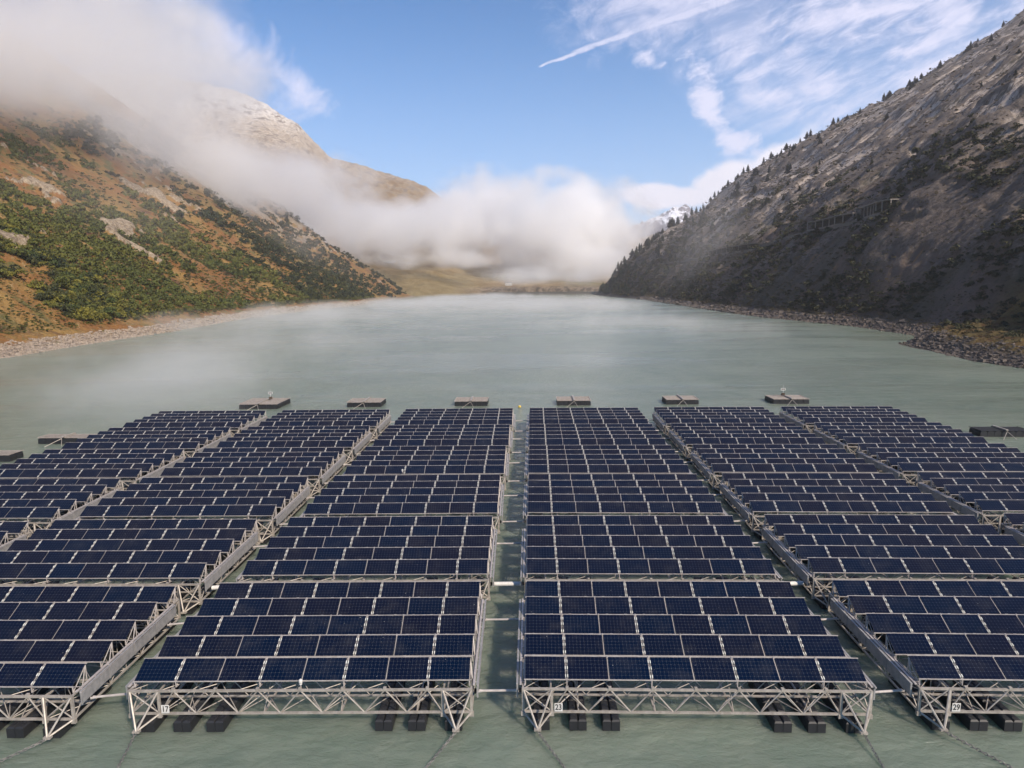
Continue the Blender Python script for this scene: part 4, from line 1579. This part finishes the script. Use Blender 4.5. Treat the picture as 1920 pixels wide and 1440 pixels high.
# ------------------------------------------------------------------ fog and haze
def m_fog(name, dens, amp, scale, edge0=0.0, edge1=0.6, seed=0.0, col_=(0.98, 0.97, 0.97), g=0.2, detail=4):
    m, t, out = material(name)
    o = t.new('ShaderNodeTexCoord').outputs['Object']
    pos = t.new('ShaderNodeNewGeometry').outputs['Position']
    d = t.m('SUBTRACT', 1.0, t.vm('LENGTH', o))
    n = t.noise(t.vm('ADD', pos, (seed, seed * 0.7, 0)), scale, detail, 0.62, 0.0)
    v = t.m('ADD', d, t.m('MULTIPLY', t.m('SUBTRACT', n, 0.55), amp))
    v = t.m('MULTIPLY', t.mr(v, edge0, edge1), t.mr(d, 0.0, 0.12))
    s = t.new('ShaderNodeVolumeScatter')
    t.put(s.inputs['Color'], col_)
    t.put(s.inputs['Density'], t.m('MULTIPLY', v, dens))
    s.inputs['Anisotropy'].default_value = g
    t.l.new(s.outputs[0], out.inputs['Volume'])
    m.cycles.volume_sampling = 'MULTIPLE_IMPORTANCE'
    return m


ico_v, ico_f = None, None


def sphere_mesh(name, mat, nu=20, nv=12):
    v, f = [], []
    for j in range(nv + 1):
        th = math.pi * j / nv
        for i in range(nu):
            ph = 2 * math.pi * i / nu
            v.append((math.sin(th) * math.cos(ph), math.sin(th) * math.sin(ph), math.cos(th)))
    me = bpy.data.meshes.new(name)
    for j in range(nv):
        for i in range(nu):
            a, b = j * nu + i, j * nu + (i + 1) % nu
            if j == 0:
                f.append((a, a + nu, b + nu))
            elif j == nv - 1:
                f.append((a, a + nu, b))
            else:
                f.append((a, a + nu, b + nu, b))
    me.from_pydata(v, [], f)
    me.materials.append(mat)
    me.update()
    return me


def at(px, py, d):
    a_, b_ = px - 960, py - 720
    u_ = (cr * a_ - sr * b_) / 1250
    v_ = (sr * a_ + cr * b_) / 1250
    fyy = cp - v_ * sp_
    fz = -(sp_ + v_ * cp)
    s = d / fyy
    return (u_ * s, d, fz * s + CAMZ)


FOG = [  # px, py, distance, radius px x, radius px z, depth m, kind
    (1010, 425, 1950, 230, 112, 330, 'bank'),
    (1120, 425, 2050, 125, 105, 240, 'bank'),
    (820, 485, 1620, 150, 24, 110, 'slope'),
    (1030, 518, 1530, 150, 22, 110, 'slope'),
    (905, 385, 2150, 130, 85, 260, 'bank'),
    (830, 425, 1800, 180, 66, 260, 'bank'),
    (1100, 490, 1750, 120, 60, 160, 'bank'),
    (690, 425, 1650, 200, 72, 260, 'slope'),
    (540, 365, 1300, 210, 88, 260, 'slope'),
    (450, 345, 930, 190, 85, 150, 'slope'),
    (310, 295, 800, 230, 130, 170, 'slope'),
    (330, 130, 900, 200, 150, 200, 'slope'),
    (150, 150, 600, 280, 180, 160, 'slope'),
    (-20, 60, 440, 320, 190, 140, 'slope'),
    (60, -60, 700, 420, 190, 180, 'slope'),
    (250, 370, 420, 330, 190, 130, 'veil'),
    (480, 470, 800, 260, 110, 200, 'veil'),
    (1000, 500, 1450, 330, 60, 180, 'veil'),
    (1330, 450, 700, 230, 150, 180, 'veil'),
]
fogm = {'bank': m_fog('fog_bank', 0.015, 2.8, 0.0078, 0.0, 0.65, 10.0, (0.995, 0.985, 0.975), detail=7),
        'slope': m_fog('slope_fog', 0.016, 2.7, 0.0105, -0.05, 0.9, 55.0, (0.99, 0.97, 0.95), detail=6)}  # slope fog tinted warm: sun glow put into its scatter colour
fogm['veil'] = m_fog('thin_veil', 0.0016, 2.4, 0.010, 0.0, 1.1, 80.0, (0.99, 0.95, 0.90), detail=5)
fmesh = {k: sphere_mesh('fog_puff', m) for k, m in fogm.items()}
for i, (px_, py_, d_, rx, rz_, dep, kd) in enumerate(FOG):
    c_ = at(px_, py_, d_)
    o = link_mesh('fog', fmesh[kd], None, c_)
    o.scale = (rx * d_ / 1250, dep, rz_ * d_ / 1250)
    tag(o, 'pale valley fog hanging over the lake and its slopes', 'fog', 'fog banks', 'stuff')
    
mist = m_fog('lake_mist', 0.020, 3.0, 0.028, 0.0, 1.0, 5.0, (0.99, 0.955, 0.90), detail=5)  # mist colour carries the golden sun glow as a warm tint
mm = sphere_mesh('mist_puff', mist)
thin = sphere_mesh('mist_sheet', m_fog('thin_lake_mist', 0.0034, 1.6, 0.012, 0.0, 0.7, 3.0, (0.99, 0.96, 0.91), detail=4))
o = link_mesh('lake_mist', thin, None, (-15, 640, 1.0))
o.scale = (185, 570, 9)
tag(o, 'thin mist sheet tinted with warm sun glow, lying over the middle of the lake', 'mist', 'lake mist', 'stuff')
for (x_, y_, sx_, sy_2, sz_2) in ((-72, 170, 60, 95, 8), (-120, 380, 80, 170, 11), (-90, 700, 110, 230, 9), (-40, 1150, 150, 200, 8), (-60, 110, 35, 40, 6), (30, 620, 130, 260, 7), (60, 300, 60, 110, 4)):
    o = link_mesh('lake_mist', mm, None, (x_, y_, 1.5))
    o.scale = (sx_, sy_2, sz_2)
    tag(o, 'thin mist drifting just above the lake', 'mist', 'lake mist', 'stuff')

m_, t_, o_ = material('haze')
pv = t_.new('ShaderNodeVolumePrincipled')
pv.inputs['Color'].default_value = (0.94, 0.93, 0.97, 1)
pv.inputs['Density'].default_value = 0.00010
pv.inputs['Anisotropy'].default_value = 0.2
t_.l.new(pv.outputs[0], o_.inputs['Volume'])
mb = MB()
mb.box(-4000, 3500, -70, 7600, -13.5, 1190)
tag(link_mesh('haze', mb.mesh('haze', m_)), kind='stuff')
